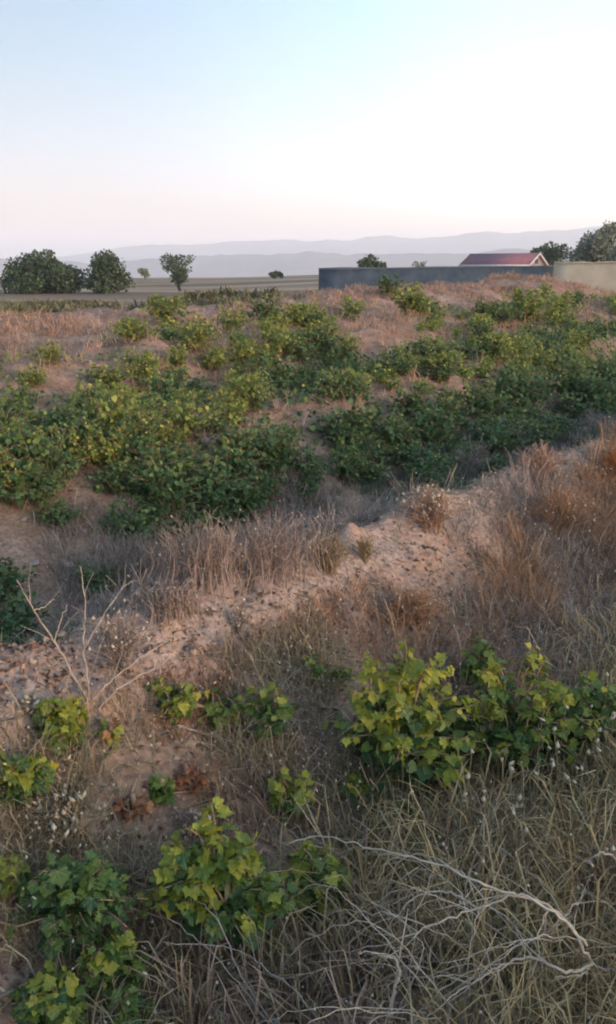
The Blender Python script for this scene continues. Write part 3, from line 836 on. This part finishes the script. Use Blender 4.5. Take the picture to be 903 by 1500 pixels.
def big_vine(px, py, wpx, hpx, n, per, label, tones=('dark', 'mid', 'young'), size=.07, young=.3, name='grape_vine', dwp=.75, group='grape vines in the foreground', droop=.5):
    """a vine near the camera: every leaf a part"""
    b = at(px, py)
    dep = b[1] * math.cos(PITCH) + (CAM_Z - b[2]) * math.sin(PITCH)
    wd, ht = wpx / FPX * dep, hpx / FPX * dep
    e = empty(name, tuple(map(float, b)), label, 'vine', group)
    paths = shoots(n, wd, ht, wd * dwp, droop)
    cn = MB()
    tube(cn, spline([(0, 0, -.05), (.01, 0, .02), (.0, .01, .07)], 3), .014, .009, 6)
    k_ = min(1.0, wd / .35)
    tube(cn, spline([(0, 0, -.05), (.03 * k_, .01, .03 * k_), (.06 * k_, .03 * k_, .035 * k_), (.11 * k_, .05 * k_, .01)], 3), .013 * k_, .006 * k_, 6)
    for p in paths:
        tube(cn, p, .0052, .002, 4)
        if rng.uniform() < .4:
            d = p[-1] - p[-2]; tube(cn, np.array([p[-1], p[-1] + d * .9 + rng.normal(0, .012, 3), p[-1] + d * 1.7 + [0, 0, -.02] + rng.normal(0, .02, 3)]), .0018, .0008, 3)
    cn.build('cane', M['cane'], e)
    P, A, N, S, T = vine_leaves(paths, per, size)
    Rm = frames(A, N)
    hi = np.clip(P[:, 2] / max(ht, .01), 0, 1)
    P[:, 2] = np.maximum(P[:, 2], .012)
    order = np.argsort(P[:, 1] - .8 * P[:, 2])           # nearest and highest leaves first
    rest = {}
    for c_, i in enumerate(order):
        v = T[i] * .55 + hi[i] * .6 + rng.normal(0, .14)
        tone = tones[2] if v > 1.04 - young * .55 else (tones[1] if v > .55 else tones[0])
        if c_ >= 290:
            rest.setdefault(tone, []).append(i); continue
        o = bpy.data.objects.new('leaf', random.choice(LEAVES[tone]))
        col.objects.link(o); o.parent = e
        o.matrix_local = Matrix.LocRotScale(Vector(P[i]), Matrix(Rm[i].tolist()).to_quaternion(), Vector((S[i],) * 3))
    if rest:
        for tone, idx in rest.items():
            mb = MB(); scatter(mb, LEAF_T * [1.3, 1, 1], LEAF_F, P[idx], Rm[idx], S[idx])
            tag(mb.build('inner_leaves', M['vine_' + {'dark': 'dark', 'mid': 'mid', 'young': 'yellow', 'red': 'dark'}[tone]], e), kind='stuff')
    return e

big_vine(588, 1170, 250, 285, 46, 18, 'largest leafy vine right of centre, yellow at its top', size=0.044, young=.8)
big_vine(745, 1150, 235, 250, 36, 17, 'dark leafy vine right of the largest vine, with yellow tip', size=0.041, young=.6)
big_vine(655, 1150, 130, 170, 22, 16, 'dark vine wedged between the largest vine and its right neighbour', ('dark', 'dark', 'mid'), 0.040, .3)
big_vine(815, 1130, 150, 180, 24, 16, 'vine with a few yellow leaves, second from the right edge in the hedge', ('dark', 'mid', 'young'), 0.040, .35)
big_vine(545, 1110, 120, 110, 17, 14, 'low dark vine spreading left from under the largest vine', ('dark', 'mid', 'mid'), 0.038, .3)
big_vine(697, 1030, 70, 125, 10, 16, 'thin upright pale vine shoot rising behind the dark vines', ('mid', 'mid', 'mid'), 0.037, .3)
big_vine(872, 1110, 150, 175, 22, 14, 'green vine at the right edge behind pale seed heads', size=0.039, young=.3)
big_vine(258, 1050, 135, 64, 10, 10, 'low yellow green vine at the left end of the ridge crest row', ('mid', 'young', 'young'), 0.037, .6)
big_vine(330, 1065, 110, 70, 10, 10, 'small pale vine on the ridge between two yellow green vines', ('mid', 'mid', 'young'), 0.034, .2)
big_vine(392, 1080, 100, 100, 11, 12, 'dull green vine on the ridge directly above a small sprig', ('dark', 'mid', 'young'), 0.035, .25)
big_vine(470, 1005, 130, 60, 10, 10, 'sparse pale vine on the crest left of the largest vine', ('mid', 'mid', 'young'), 0.030, .4)
big_vine(92, 1095, 100, 90, 16, 13, 'bright green vine below the forked dead branch', ('mid', 'mid', 'young'), 0.042, .6)
big_vine(30, 1170, 110, 95, 17, 13, 'bright green vine at the left edge beside dry seed stalks', ('dark', 'mid', 'young'), 0.042, .6)
big_vine(162, 1090, 40, 42, 6, 8, 'small yellow and orange vine sprig beside the branch foot', ('young', 'young', 'red'), 0.034, .3)
big_vine(426, 1200, 88, 90, 10, 10, 'small bright vine sprig on a bare stem in the middle', ('mid', 'young', 'young'), 0.037, .6, droop=.9)
big_vine(520, 1175, 55, 45, 6, 10, 'tiny green sprig between the small and the largest vine', ('mid', 'mid', 'young'), 0.032, .5)
big_vine(588, 1225, 90, 65, 14, 13, 'feathery pale green sprig below the largest vine', ('mid', 'mid', 'mid'), 0.022, .2)
big_vine(320, 1385, 235, 250, 41, 16, 'large low vine in the lower left centre with lime tips', size=0.044, young=.6)
big_vine(465, 1345, 115, 150, 20, 13, 'vine tangled with a dead branch tip, lime leaves on top', ('dark', 'mid', 'young'), 0.040, .4)
big_vine(115, 1370, 225, 150, 28, 14, 'wide dark green vine in the lower left with few pale leaves', ('dark', 'dark', 'mid'), 0.042, .35)
big_vine(15, 1305, 60, 60, 7, 10, 'small lime green vine cut by the left edge', ('mid', 'young', 'young'), 0.038, .4)
big_vine(165, 1450, 120, 115, 16, 13, 'vine with pale hanging leaves below the wide dark vine', ('dark', 'mid', 'young'), 0.037, .4)
big_vine(78, 1505, 130, 105, 14, 13, 'vine in the bottom left corner with one lime leaf', ('dark', 'mid', 'young'), 0.039, .35)
big_vine(185, 1500, 80, 60, 12, 12, 'dull green vine at the bottom edge near the corner', ('dark', 'mid', 'mid'), 0.030, .2)
big_vine(238, 1172, 50, 36, 6, 8, 'tiny green sprig among rust red fallen leaves', ('mid', 'mid', 'mid'), 0.030, .2)
big_vine(272, 1150, 90, 32, 11, 10, 'withered vine with rust red dry leaves on the slope', ('red', 'red', 'red'), 0.027, .3)
big_vine(195, 1195, 55, 45, 7, 10, 'withered red brown sprig left of the tiny green sprig', ('red', 'red', 'red'), 0.026, .3)

# vines on the farther ridges: leaves too small to pick apart are one mass per vine
def vine_mesh(old, tips, n, per, size):
    paths = shoots(n, 1.15, .62, .95, .2)
    P, A, N, S, T = vine_leaves(paths, per, size)
    A[:, 2] += .15
    Rm = frames(A, N)
    P[:, 2] = np.maximum(P[:, 2], .02)
    y = (T * .55 + P[:, 2] * .75 + rng.normal(0, .1, len(T))) > .74  # young growth and painted sunlight yellow the tops, painted shade darkens the rest
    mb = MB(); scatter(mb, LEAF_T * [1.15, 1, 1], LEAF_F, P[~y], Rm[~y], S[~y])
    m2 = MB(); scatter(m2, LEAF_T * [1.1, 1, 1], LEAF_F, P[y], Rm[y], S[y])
    c = MB()
    for p in paths: tube(c, p, .006, .003, 3)
    return mb.mesh('leaves', M['vine_' + old]), m2.mesh('sunlit_young_leaves', M['vine_' + tips]), c.mesh('canes', M['cane'])
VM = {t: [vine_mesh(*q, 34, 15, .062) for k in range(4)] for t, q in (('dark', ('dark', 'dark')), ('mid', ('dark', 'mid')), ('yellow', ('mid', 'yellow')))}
TONE = {'dark': 'dark green', 'mid': 'green', 'yellow': 'yellow green'}

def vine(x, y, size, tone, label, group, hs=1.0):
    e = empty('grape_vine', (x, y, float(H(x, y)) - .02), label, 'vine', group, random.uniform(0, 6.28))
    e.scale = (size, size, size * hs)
    for nm, me in zip(('leaves', 'sunlit_young_leaves', 'canes'), random.choice(VM[tone])):
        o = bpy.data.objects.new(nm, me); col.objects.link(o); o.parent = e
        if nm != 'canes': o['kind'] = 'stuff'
def vine_px(px, py, size, tone, label, group=None, hs=1.0):
    p = at(px, py); vine(float(p[0]), float(p[1]), size, tone, label, group, hs)

PLAN = []
def row(n, s, ds, u0, u1, tones, where, group, s0=.7, s1=1.1, gap=None):
    for i in range(n):
        u_ = u0 + (u1 - u0) * (i + rng.uniform(.1, .9)) / n
        s_ = s + rng.normal(0, ds)
        if gap is not None and fbm(u_ * .6, s_ * .6, 91, 2) < gap: continue
        x, y = xy(s_, u_)
        if abs(math.degrees(math.atan2(x, y))) > 24: continue
        q = x / y
        side = 'at the left edge' if q < -.25 else 'left of centre' if q < -.06 else 'in the middle' if q < .1 else 'right of centre' if q < .25 else 'at the far right'
        z = float(rng.uniform(s0, s1)); hs = float(rng.uniform(.85, 1.45)); tone = random.choice(tones)
        t = (z - s0) / (s1 - s0)
        big = ('large' if t > .66 else 'small' if t < .33 else 'middling') + (' tall' if hs > 1.25 else ' low' if hs < 1.0 else '')
        PLAN.append((z * (1 + hs) / math.hypot(x, y), x, y, z, tone, f'{big} {TONE[tone]} vine {where}, {side}', group, hs))

def plant_rows(most=255):
    """the largest in view are things; the rest merge into one mass"""
    PLAN.sort(key=lambda p: -p[0])
    by = {}
    for p in PLAN[:most]: by.setdefault(p[5], []).append(p)
    for lab, ps in by.items():
        ps.sort(key=lambda p: math.hypot(p[1], p[2]))
        words = {1: [''], 2: ['nearer ', 'farther '], 3: ['nearest ', 'middle ', 'farthest ']}.get(len(ps), ['first ', 'second ', 'third ', 'fourth ', 'fifth ', 'sixth ', 'seventh ', 'eighth '])
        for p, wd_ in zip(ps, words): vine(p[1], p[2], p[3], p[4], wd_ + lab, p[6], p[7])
    mats = list(dict.fromkeys(m.materials[0] for v in VM.values() for t in v for m in t))
    mb = MB(); idx = []
    for _, x, y, z, tone, _, _, hs in PLAN[most:]:
        a = random.uniform(0, 6.28); c_, s_ = math.cos(a), math.sin(a); z0 = float(H(x, y)) - .02
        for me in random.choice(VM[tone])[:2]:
            co = np.empty(len(me.vertices) * 3, np.float32); me.vertices.foreach_get('co', co); co = co.reshape(-1, 3) * z
            tv = np.empty(len(me.polygons) * 3, np.int32); me.loops.foreach_get('vertex_index', tv)
            k7 = len(LEAF_T); nl = len(co) // k7                # every other leaf, a little larger
            c0 = co.reshape(nl, k7, 3)[::2]; co = (c0[:, :1] + (c0 - c0[:, :1]) * 1.3).reshape(-1, 3)
            tv = (np.arange(len(c0))[:, None, None] * k7 + LEAF_F[None]).ravel()
            mb.add(np.stack([co[:, 0] * c_ - co[:, 1] * s_ + x, co[:, 0] * s_ + co[:, 1] * c_ + y, co[:, 2] * hs + z0], 1), tv.reshape(-1, 3))
            idx.append(np.full(len(tv) // 3, mats.index(me.materials[0]), np.int32))
    if not idx: return
    o = mb.build('vine_foliage', mats[0])
    for m in mats[1:]: o.data.materials.append(m)
    o.data.polygons.foreach_set('material_index', np.concatenate(idx))
    tag(o, kind='stuff')

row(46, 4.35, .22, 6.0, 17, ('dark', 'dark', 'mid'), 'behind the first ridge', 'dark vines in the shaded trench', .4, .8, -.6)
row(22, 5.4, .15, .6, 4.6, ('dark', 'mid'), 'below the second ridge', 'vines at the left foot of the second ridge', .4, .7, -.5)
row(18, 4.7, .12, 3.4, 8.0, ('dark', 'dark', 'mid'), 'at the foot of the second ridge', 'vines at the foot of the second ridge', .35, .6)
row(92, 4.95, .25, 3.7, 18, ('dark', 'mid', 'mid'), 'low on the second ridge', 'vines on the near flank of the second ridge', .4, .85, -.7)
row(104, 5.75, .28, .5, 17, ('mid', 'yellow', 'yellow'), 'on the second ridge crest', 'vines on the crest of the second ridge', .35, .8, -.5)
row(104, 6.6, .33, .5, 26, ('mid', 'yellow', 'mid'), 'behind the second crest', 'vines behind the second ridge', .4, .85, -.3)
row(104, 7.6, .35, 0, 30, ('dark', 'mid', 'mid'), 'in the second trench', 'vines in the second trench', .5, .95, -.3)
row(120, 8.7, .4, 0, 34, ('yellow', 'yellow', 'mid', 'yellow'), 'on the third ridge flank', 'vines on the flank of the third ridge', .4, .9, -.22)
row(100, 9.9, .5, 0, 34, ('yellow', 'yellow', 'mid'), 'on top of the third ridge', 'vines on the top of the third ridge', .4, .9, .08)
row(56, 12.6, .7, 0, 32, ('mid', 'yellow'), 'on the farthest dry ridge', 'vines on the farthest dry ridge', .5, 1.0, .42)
plant_rows()
def carpet():
    """trailing shoots that run along the soil between the vines"""
    for mat, n, a, b, sd in (('vine_dark', 24000, 4.5, 8.4, 111), ('vine_mid', 17000, 5.6, 11, 112)):
        P = field(n, a, b, .5, 26, lambda s, u, x, y: patch(s, u, .9, sd, -.1, .4) * smooth(2.5, 4.2, u - (5.4 - s) * 3))
        m = len(P); P[:, 2] += rng.uniform(.01, .16, m) * (.5 + .5 * noise(P[:, 0] * 3, P[:, 1] * 3, sd))
        mb = MB(); scatter(mb, LEAF_T * [1.15, 1, 1], LEAF_F, P, frames(rng.normal(0, 1, (m, 3)) * [1, 1, .6], rng.normal(0, .5, (m, 3)) + [0, 0, .9]), rng.uniform(.03, .065, m))
        tag(mb.build('trailing_vines', M[mat]), kind='stuff')
carpet()
for px, py, z, t, lab in ((22, 945, .62, 'dark', 'large dark vine at the left edge behind the forked branch'), (5, 880, .55, 'dark', 'dark vine behind the large dark vine at the left edge'),
                          (140, 868, .42, 'dark', 'dark vine directly behind the forked dead branch'), (205, 800, .5, 'mid', 'small lone green vine above the dry stalks'),
                          (85, 770, .4, 'mid', 'tiny green vine on bare soil at the left'), (265, 700, .6, 'dark', 'dark vine hanging over the bare bank left of the trench tangle'),
                          (570, 437, 1.3, 'dark', 'dark green vine on the skyline below the grey wall'), (600, 462, 1.3, 'yellow', 'tall yellow green vine right of the bare bank on the skyline'),
                          (515, 470, 1.2, 'yellow', 'yellow green vine on the farthest ridge left of a tall one'), (770, 470, 1.6, 'yellow', 'broad yellow green vine below the brown earth mound'),
                          (735, 476, 1.1, 'mid', 'green vine left of the broad vine below the mound'), (820, 468, 1.3, 'yellow', 'yellow green vine right of the broad vine below the mound'), (245, 478, 1.4, 'yellow', 'bushy yellow green vine on the farthest ridge at the left')):
    vine_px(px, py, z, t, lab)

# ------------------------------------------------------------------ dry shrubs, stalks and dead branches
def dry_bush(name, px, py, wpx, hpx, n, mat, seedmat, label, cat='dry bush', wisp=.0016, nh=60, hr=.006, up=.8, name_head='seed_heads', bs=.06):
    b = at(px, py)
    dep = b[1] * math.cos(PITCH) + (CAM_Z - b[2]) * math.sin(PITCH)
    wd, ht = wpx / FPX * dep, hpx / FPX * dep
    e = empty(name, tuple(map(float, b)), label, cat)
    mb = MB(); tips = []
    for i in range(n):
        a = rng.uniform(0, 6.28); q = rng.uniform(0, 1) ** .6
        ex, ey = math.cos(a) * wd * .5 * q, math.sin(a) * wd * .4 * q
        z = ht * rng.uniform(.55, 1) * (1 - .5 * (1 - up) - .35 * q * q)
        b0 = np.array([rng.normal(0, bs) * wd, rng.normal(0, bs) * wd, -.01])
        if bs > .1: ex, ey = b0[0] + ex * .35, b0[1] + ey * .35
        t_ = np.array([ex, ey, z]); m = b0 * .5 + t_ * .5 + np.array([-ex * .15, -ey * .15, z * .12]) + rng.normal(0, .03 * wd, 3)
        pl = spline([b0, m, t_], 3)
        tube(mb, pl, wisp * 1.4, wisp * .7, 3); tips.append(t_)
        for _ in range(3):
            k = rng.integers(2, len(pl) - 1); d = rng.normal(0, 1, 3); d[2] = abs(d[2]) + .4
            t2 = pl[k] + d / np.linalg.norm(d) * ht * rng.uniform(.12, .3)
            tube(mb, np.array([pl[k], (pl[k] + t2) / 2 + rng.normal(0, .006, 3), t2]), wisp, wisp * .5, 3); tips.append(t2)
    mb.build('stems', mat, e)['kind'] = 'stuff'
    if nh:
        tips = np.array(tips); idx = rng.choice(len(tips), min(nh, len(tips)), replace=False)
        h = MB(); heads(h, tips[idx], rng.uniform(.6, 1.3, len(idx)) * hr)
        h.build(name_head, seedmat, e)['kind'] = 'stuff'
    return e
S_, G_, RU, PK, SD = M['straw'], M['grey_stalk'], M['rust_grass'], M['pink_grass'], M['seed']
dry_bush('thistle_bush', 632, 775, 120, 75, 130, PK, SD, 'rounded dry bush with pale seed heads left of the stony crest', nh=120, hr=.008)
dry_bush('dry_shrub', 690, 705, 75, 80, 40, G_, SD, 'thin grey brown shrub behind the rounded dry bush', nh=20, wisp=.0025)
dry_bush('dry_shrub', 755, 665, 40, 60, 22, G_, SD, 'small bare grey shrub at the edge of the dark vines', nh=8, wisp=.0022)
dry_bush('grass_tuft', 482, 838, 75, 75, 160, S_, SD, 'pale straw grass tuft on the edge of the ridge', 'grass tuft', nh=0)
dry_bush('grass_tuft', 534, 822, 40, 50, 60, S_, SD, 'small pale grass tuft right of the larger straw tuft', 'grass tuft', nh=0)
dry_bush('dry_bush', 605, 920, 110, 75, 150, RU, SD, 'reddish dry bush in the middle of the ridge slope', nh=50, hr=.005)
dry_bush('dry_bush', 790, 700, 100, 60, 120, PK, SD, 'pale dry bush on the crest above the stony strip', nh=60, hr=.006)
dry_bush('dry_bush', 815, 785, 130, 90, 170, RU, SD, 'wide rusty dry bush on the slope at the right', nh=60, hr=.006)
dry_bush('orange_bush', 905, 705, 66, 62, 260, plant_mat('orange_brush', [(0, (.3, .11, .04)), (1, (.5, .22, .08))], .3, .7), SD, 'bright orange round dry bush at the right edge', nh=0)
for px, py, wp, hp, lab in ((205, 855, 110, 95, 'leftmost grey brown dry stalk clump in the trench'), (300, 850, 120, 115, 'grey brown dry stalk clump between two others in the trench'),
                            (400, 838, 170, 100, 'largest tangle of dry stalks in the trench behind the ridge'), (250, 900, 80, 60, 'low pale stalk clump at the foot of the ridge')):
    dry_bush('dry_stalks', px, py, wp, hp, 170, M['pale_stalk'], SD, lab, nh=24, wisp=.0016, bs=.27, hr=.005)
dry_bush('seed_bush', 178, 985, 110, 115, 70, G_, SD, 'dry bush full of papery seed pods beside the forked branch', nh=90, hr=.006)
dry_bush('seed_stalks', 95, 1225, 150, 80, 46, M['straw'], SD, 'clump of dry stalks with white seed heads at the left', nh=70, hr=.007)
dry_bush('seed_stalks', 45, 1050, 40, 42, 14, G_, SD, 'small pale seed stalk clump left of the bright vine', nh=24, hr=.009)
dry_bush('seed_stalks', 350, 930, 50, 70, 14, G_, SD, 'lone thin seed stalks on the dark patch of the crest', nh=26, hr=.006)
dry_bush('seed_stalks', 285, 1235, 120, 60, 30, G_, SD, 'low brown withered stalks right of the tiny sprig', nh=30, hr=.006)

# seed stalks standing in the tall straw: each a thing with its stem and heads
def stalk(px, py, hpx, where, k):
    top = at(px, py + hpx)
    dep = top[1] * math.cos(PITCH) + (CAM_Z - top[2]) * math.sin(PITCH)
    h = hpx / FPX * dep / .9
    label = ('tall' if hpx > 105 else 'short') + ' pale stalk with ' + ('one seed head', 'two seed heads', 'three seed heads')[k - 1] + ' ' + where
    e = empty('seed_stalk', tuple(map(float, top)), label, 'seed stalk', 'pale seed stalks in the tall straw')
    mb = MB(); b = rng.normal(0, .025, 2)
    pl = spline([(0, 0, -.02), (b[0] * .3, b[1] * .3, h * .5), (b[0], b[1], h)], 4)
    tube(mb, pl, .0020, .0012, 4); mb.build('stem', M['straw'], e)
    for j in range(k):
        hb = MB(); q = pl[-1] if j == 0 else pl[-1] + np.array([rng.normal(0, .016), rng.normal(0, .016), -rng.uniform(.01, .05)])
        heads(hb, np.array([q]), np.array([rng.uniform(.0065, .010)]), 1.6)
        hb.build('seed_head', SD, e)
STALKS = [(781, 1048, 1, 'against the second dark vine'), (735, 1088, 2, 'below the second dark vine'), (785, 1092, 3, 'in the densest bunch of stalks'), (815, 1070, 2, 'right of the densest bunch'),
          (855, 1030, 1, 'against the vine at the right edge'), (890, 1040, 2, 'at the right edge'), (816, 1028, 1, 'high between the two right hand vines'), (875, 1085, 3, 'below the vine at the right edge'),
          (745, 1118, 1, 'left in the densest bunch'), (695, 1130, 1, 'at the foot of the largest vine'), (728, 1132, 3, 'low beside the largest vine'), (772, 1132, 1, 'low in the densest bunch'),
          (800, 1128, 2, 'in front of the densest bunch'), (680, 1100, 1, 'against the largest vine'), (668, 1158, 2, 'under the largest vine'), (735, 1212, 1, 'alone in the straw above the arching branch'),
          (786, 1112, 1, 'in the middle of the densest bunch'), (610, 1145, 1, 'left of the others before the largest vine'), (885, 990, 1, 'topmost at the right edge'), (858, 1060, 1, 'low before the vine at the right edge'),
          (840, 1112, 2, 'alone in the straw at the right'), (712, 1165, 2, 'in the straw left of the lone stalk'), (760, 1160, 3, 'in the straw under the densest bunch')]
for px, py, k, where in STALKS:
    stalk(px, py, random.randint(80, 130), where, k)

def branchy(name, label, parts, mat, r=1.0):
    """a dead branch: every limb traced in space and a part of its own"""
    P0 = at(parts[0][0][0][0], parts[0][0][0][1], parts[0][0][0][2])
    e = empty(name, tuple(map(float, P0)), label, 'dead branch')
    for pts, r0, r1 in parts:
        mb = MB()
        W = np.array([at(*p) for p in pts]) - P0
        L = spline(W, 6, .0022)
        tube(mb, L, r0 * r, r1 * r, 5)
        for _ in range(max(1, len(L) // 7)):              # side twigs
            k = rng.integers(1, len(L) - 1)
            d = L[k + 1 if k + 1 < len(L) else k] - L[k - 1]; d = d / (np.linalg.norm(d) + 1e-9) + rng.normal(0, .55, 3)
            ln = rng.uniform(.04, .13)
            tube(mb, np.array([L[k], L[k] + d * ln * .5, L[k] + d * ln + rng.normal(0, .012, 3)]), r1 * r * .8, r1 * r * .4, 4)
        mb.build('limb', mat, e)
branchy('dead_branch', 'pale arching dead branch lying over the straw at the lower right', [
    ([(903, 1422, 0.081), (868, 1412, 0.135), (845, 1370, 0.216), (810, 1330, 0.270), (760, 1312, 0.324), (700, 1292, 0.351), (640, 1266, 0.365), (570, 1247, 0.378), (515, 1235, 0.365), (470, 1224, 0.324), (420, 1236, 0.270)], .0060, .0022),
    ([(860, 1385, 0.189), (820, 1345, 0.270), (765, 1312, 0.338), (700, 1330, 0.297), (640, 1352, 0.243), (580, 1378, 0.189), (520, 1392, 0.135), (470, 1394, 0.095)], .0050, .002),
    ([(700, 1330, 0.297), (660, 1308, 0.270), (620, 1310, 0.243), (585, 1335, 0.203), (560, 1380, 0.108)], .0038, .002),
    ([(590, 1250, 0.378), (565, 1265, 0.324), (552, 1300, 0.216)], .003, .0016),
    ([(868, 1412, 0.135), (830, 1425, 0.176), (780, 1402, 0.189), (730, 1418, 0.176), (690, 1440, 0.149), (650, 1470, 0.108), (618, 1500, 0.068)], .0055, .0024),
    ([(868, 1412, 0.135), (850, 1428, 0.135), (818, 1432, 0.135), (806, 1440, 0.108)], .004, .002),
    ([(780, 1402, 0.189), (750, 1360, 0.162), (700, 1300, 0.135), (665, 1240, 0.081)], .0028, .0014),
    ([(845, 1370, 0.216), (790, 1290, 0.189), (725, 1235, 0.162)], .0028, .0014),
    ([(730, 1418, 0.176), (735, 1465, 0.108), (740, 1500, 0.068)], .0028, .0014),
    ([(690, 1440, 0.149), (640, 1430, 0.135), (615, 1455, 0.081)], .0028, .0014),
    ([(640, 1352, 0.243), (620, 1370, 0.162), (665, 1440, 0.081)], .0024, .0014)], M['white_twig'], .68)
def tangle():
    e = empty('dead_brush', tuple(map(float, at(800, 1440, 0))), 'loose tangle of thin beige dead twigs under the arching branch', 'dead brush')
    o = np.array(e.location)
    for i in range(28):
        if i % 3:
            x_ = rng.uniform(600, 903); y_ = rng.uniform(1330, 1500)
            a = at(x_, y_, rng.uniform(.02, .12)); q = at(x_ - rng.uniform(90, 260), y_ - rng.uniform(-60, 150), rng.uniform(.05, .2))
        else:
            a = at(rng.uniform(560, 760), 1500, 0.02); q = at(rng.uniform(560, 880), rng.uniform(1250, 1400), rng.uniform(.1, .24))
        m = (a + q) / 2 + np.array([rng.normal(0, .05), rng.normal(0, .05), rng.uniform(.04, .16)])
        mb = MB(); L = spline(np.array([a, m, q]) - o, 7, .004)
        r = rng.uniform(.0009, .0019); tube(mb, L, r * 1.3, r * .6, 4)
        for _ in range(2):
            k = rng.integers(3, len(L) - 2); d = L[k + 1] - L[k - 1]; d = d / np.linalg.norm(d) + rng.normal(0, .6, 3); ln = rng.uniform(.05, .16)
            tube(mb, np.array([L[k], L[k] + d * ln * .5 + [0, 0, .01], L[k] + d * ln]), r * .7, r * .35, 3)
        mb.build('twig', M['white_twig'], e)
tangle()
branchy('dead_branch', 'bent bare pale stick upright at the bottom edge', [
    ([(570, 1510, .02), (577, 1460, .10), (583, 1408, .17), (545, 1396, .18)], .0055, .003)], M['white_twig'])
branchy('dead_branch', 'fan of thin grey dead stems at the bottom left of the straw', [
    ([(395, 1500, .02), (350, 1440, .1), (300, 1385, .16), (245, 1345, .2)], .004, .0018),
    ([(400, 1500, .02), (355, 1430, .12), (320, 1350, .22), (290, 1320, .24)], .004, .0018),
    ([(410, 1490, .03), (380, 1420, .12), (360, 1350, .2)], .003, .0015),
    ([(470, 1500, .02), (430, 1450, .1), (390, 1420, .14), (340, 1390, .16), (240, 1380, .18)], .004, .0018),
    ([(450, 1440, .03), (420, 1370, .14), (400, 1310, .22), (385, 1270, .26)], .003, .0015),
    ([(415, 1300, .1), (450, 1270, .14), (520, 1240, .2)], .0025, .0015)], M['twig'], .65)
branchy('dead_branch', 'short curved pale twig at the right edge above the straw', [
    ([(915, 1275, .05), (900, 1255, .16), (880, 1250, .2), (860, 1262, .18)], .004, .002)], M['white_twig'])
branchy('forked_branch', 'forked grey dead branch standing at the left on the ridge', [
    ([(130, 1030, .0), (128, 990, .12), (122, 940, .22), (125, 890, .34), (118, 830, .48)], .006, .002),
    ([(130, 1030, .0), (105, 985, .12), (80, 940, .22), (50, 895, .34), (25, 850, .42)], .0055, .002),
    ([(80, 940, .22), (90, 905, .3), (100, 885, .34)], .003, .0015), ([(50, 895, .34), (65, 888, .35), (80, 878, .36)], .003, .0015),
    ([(132, 1030, .0), (160, 1000, .06), (205, 965, .12), (250, 935, .16)], .006, .0025),
    ([(140, 1045, .0), (170, 1012, .05), (215, 985, .09), (245, 965, .12), (252, 925, .2)], .006, .0025),
    ([(124, 950, .2), (150, 905, .3), (180, 860, .4), (200, 850, .42)], .0035, .0015)], M['twig'], .8)
branchy('dead_branch', 'thin dark cane lying across the slope below the ridge vines', [
    ([(260, 1063, .03), (310, 1078, .03), (355, 1090, .03)], .005, .003)], M['twig'])
branchy('dead_branch', 'brown cane leaning on the slope at the left', [
    ([(140, 1240, .02), (110, 1205, .06), (80, 1180, .1)], .005, .003), ([(200, 1240, .02), (215, 1210, .08)], .004, .002)], M['cane'])
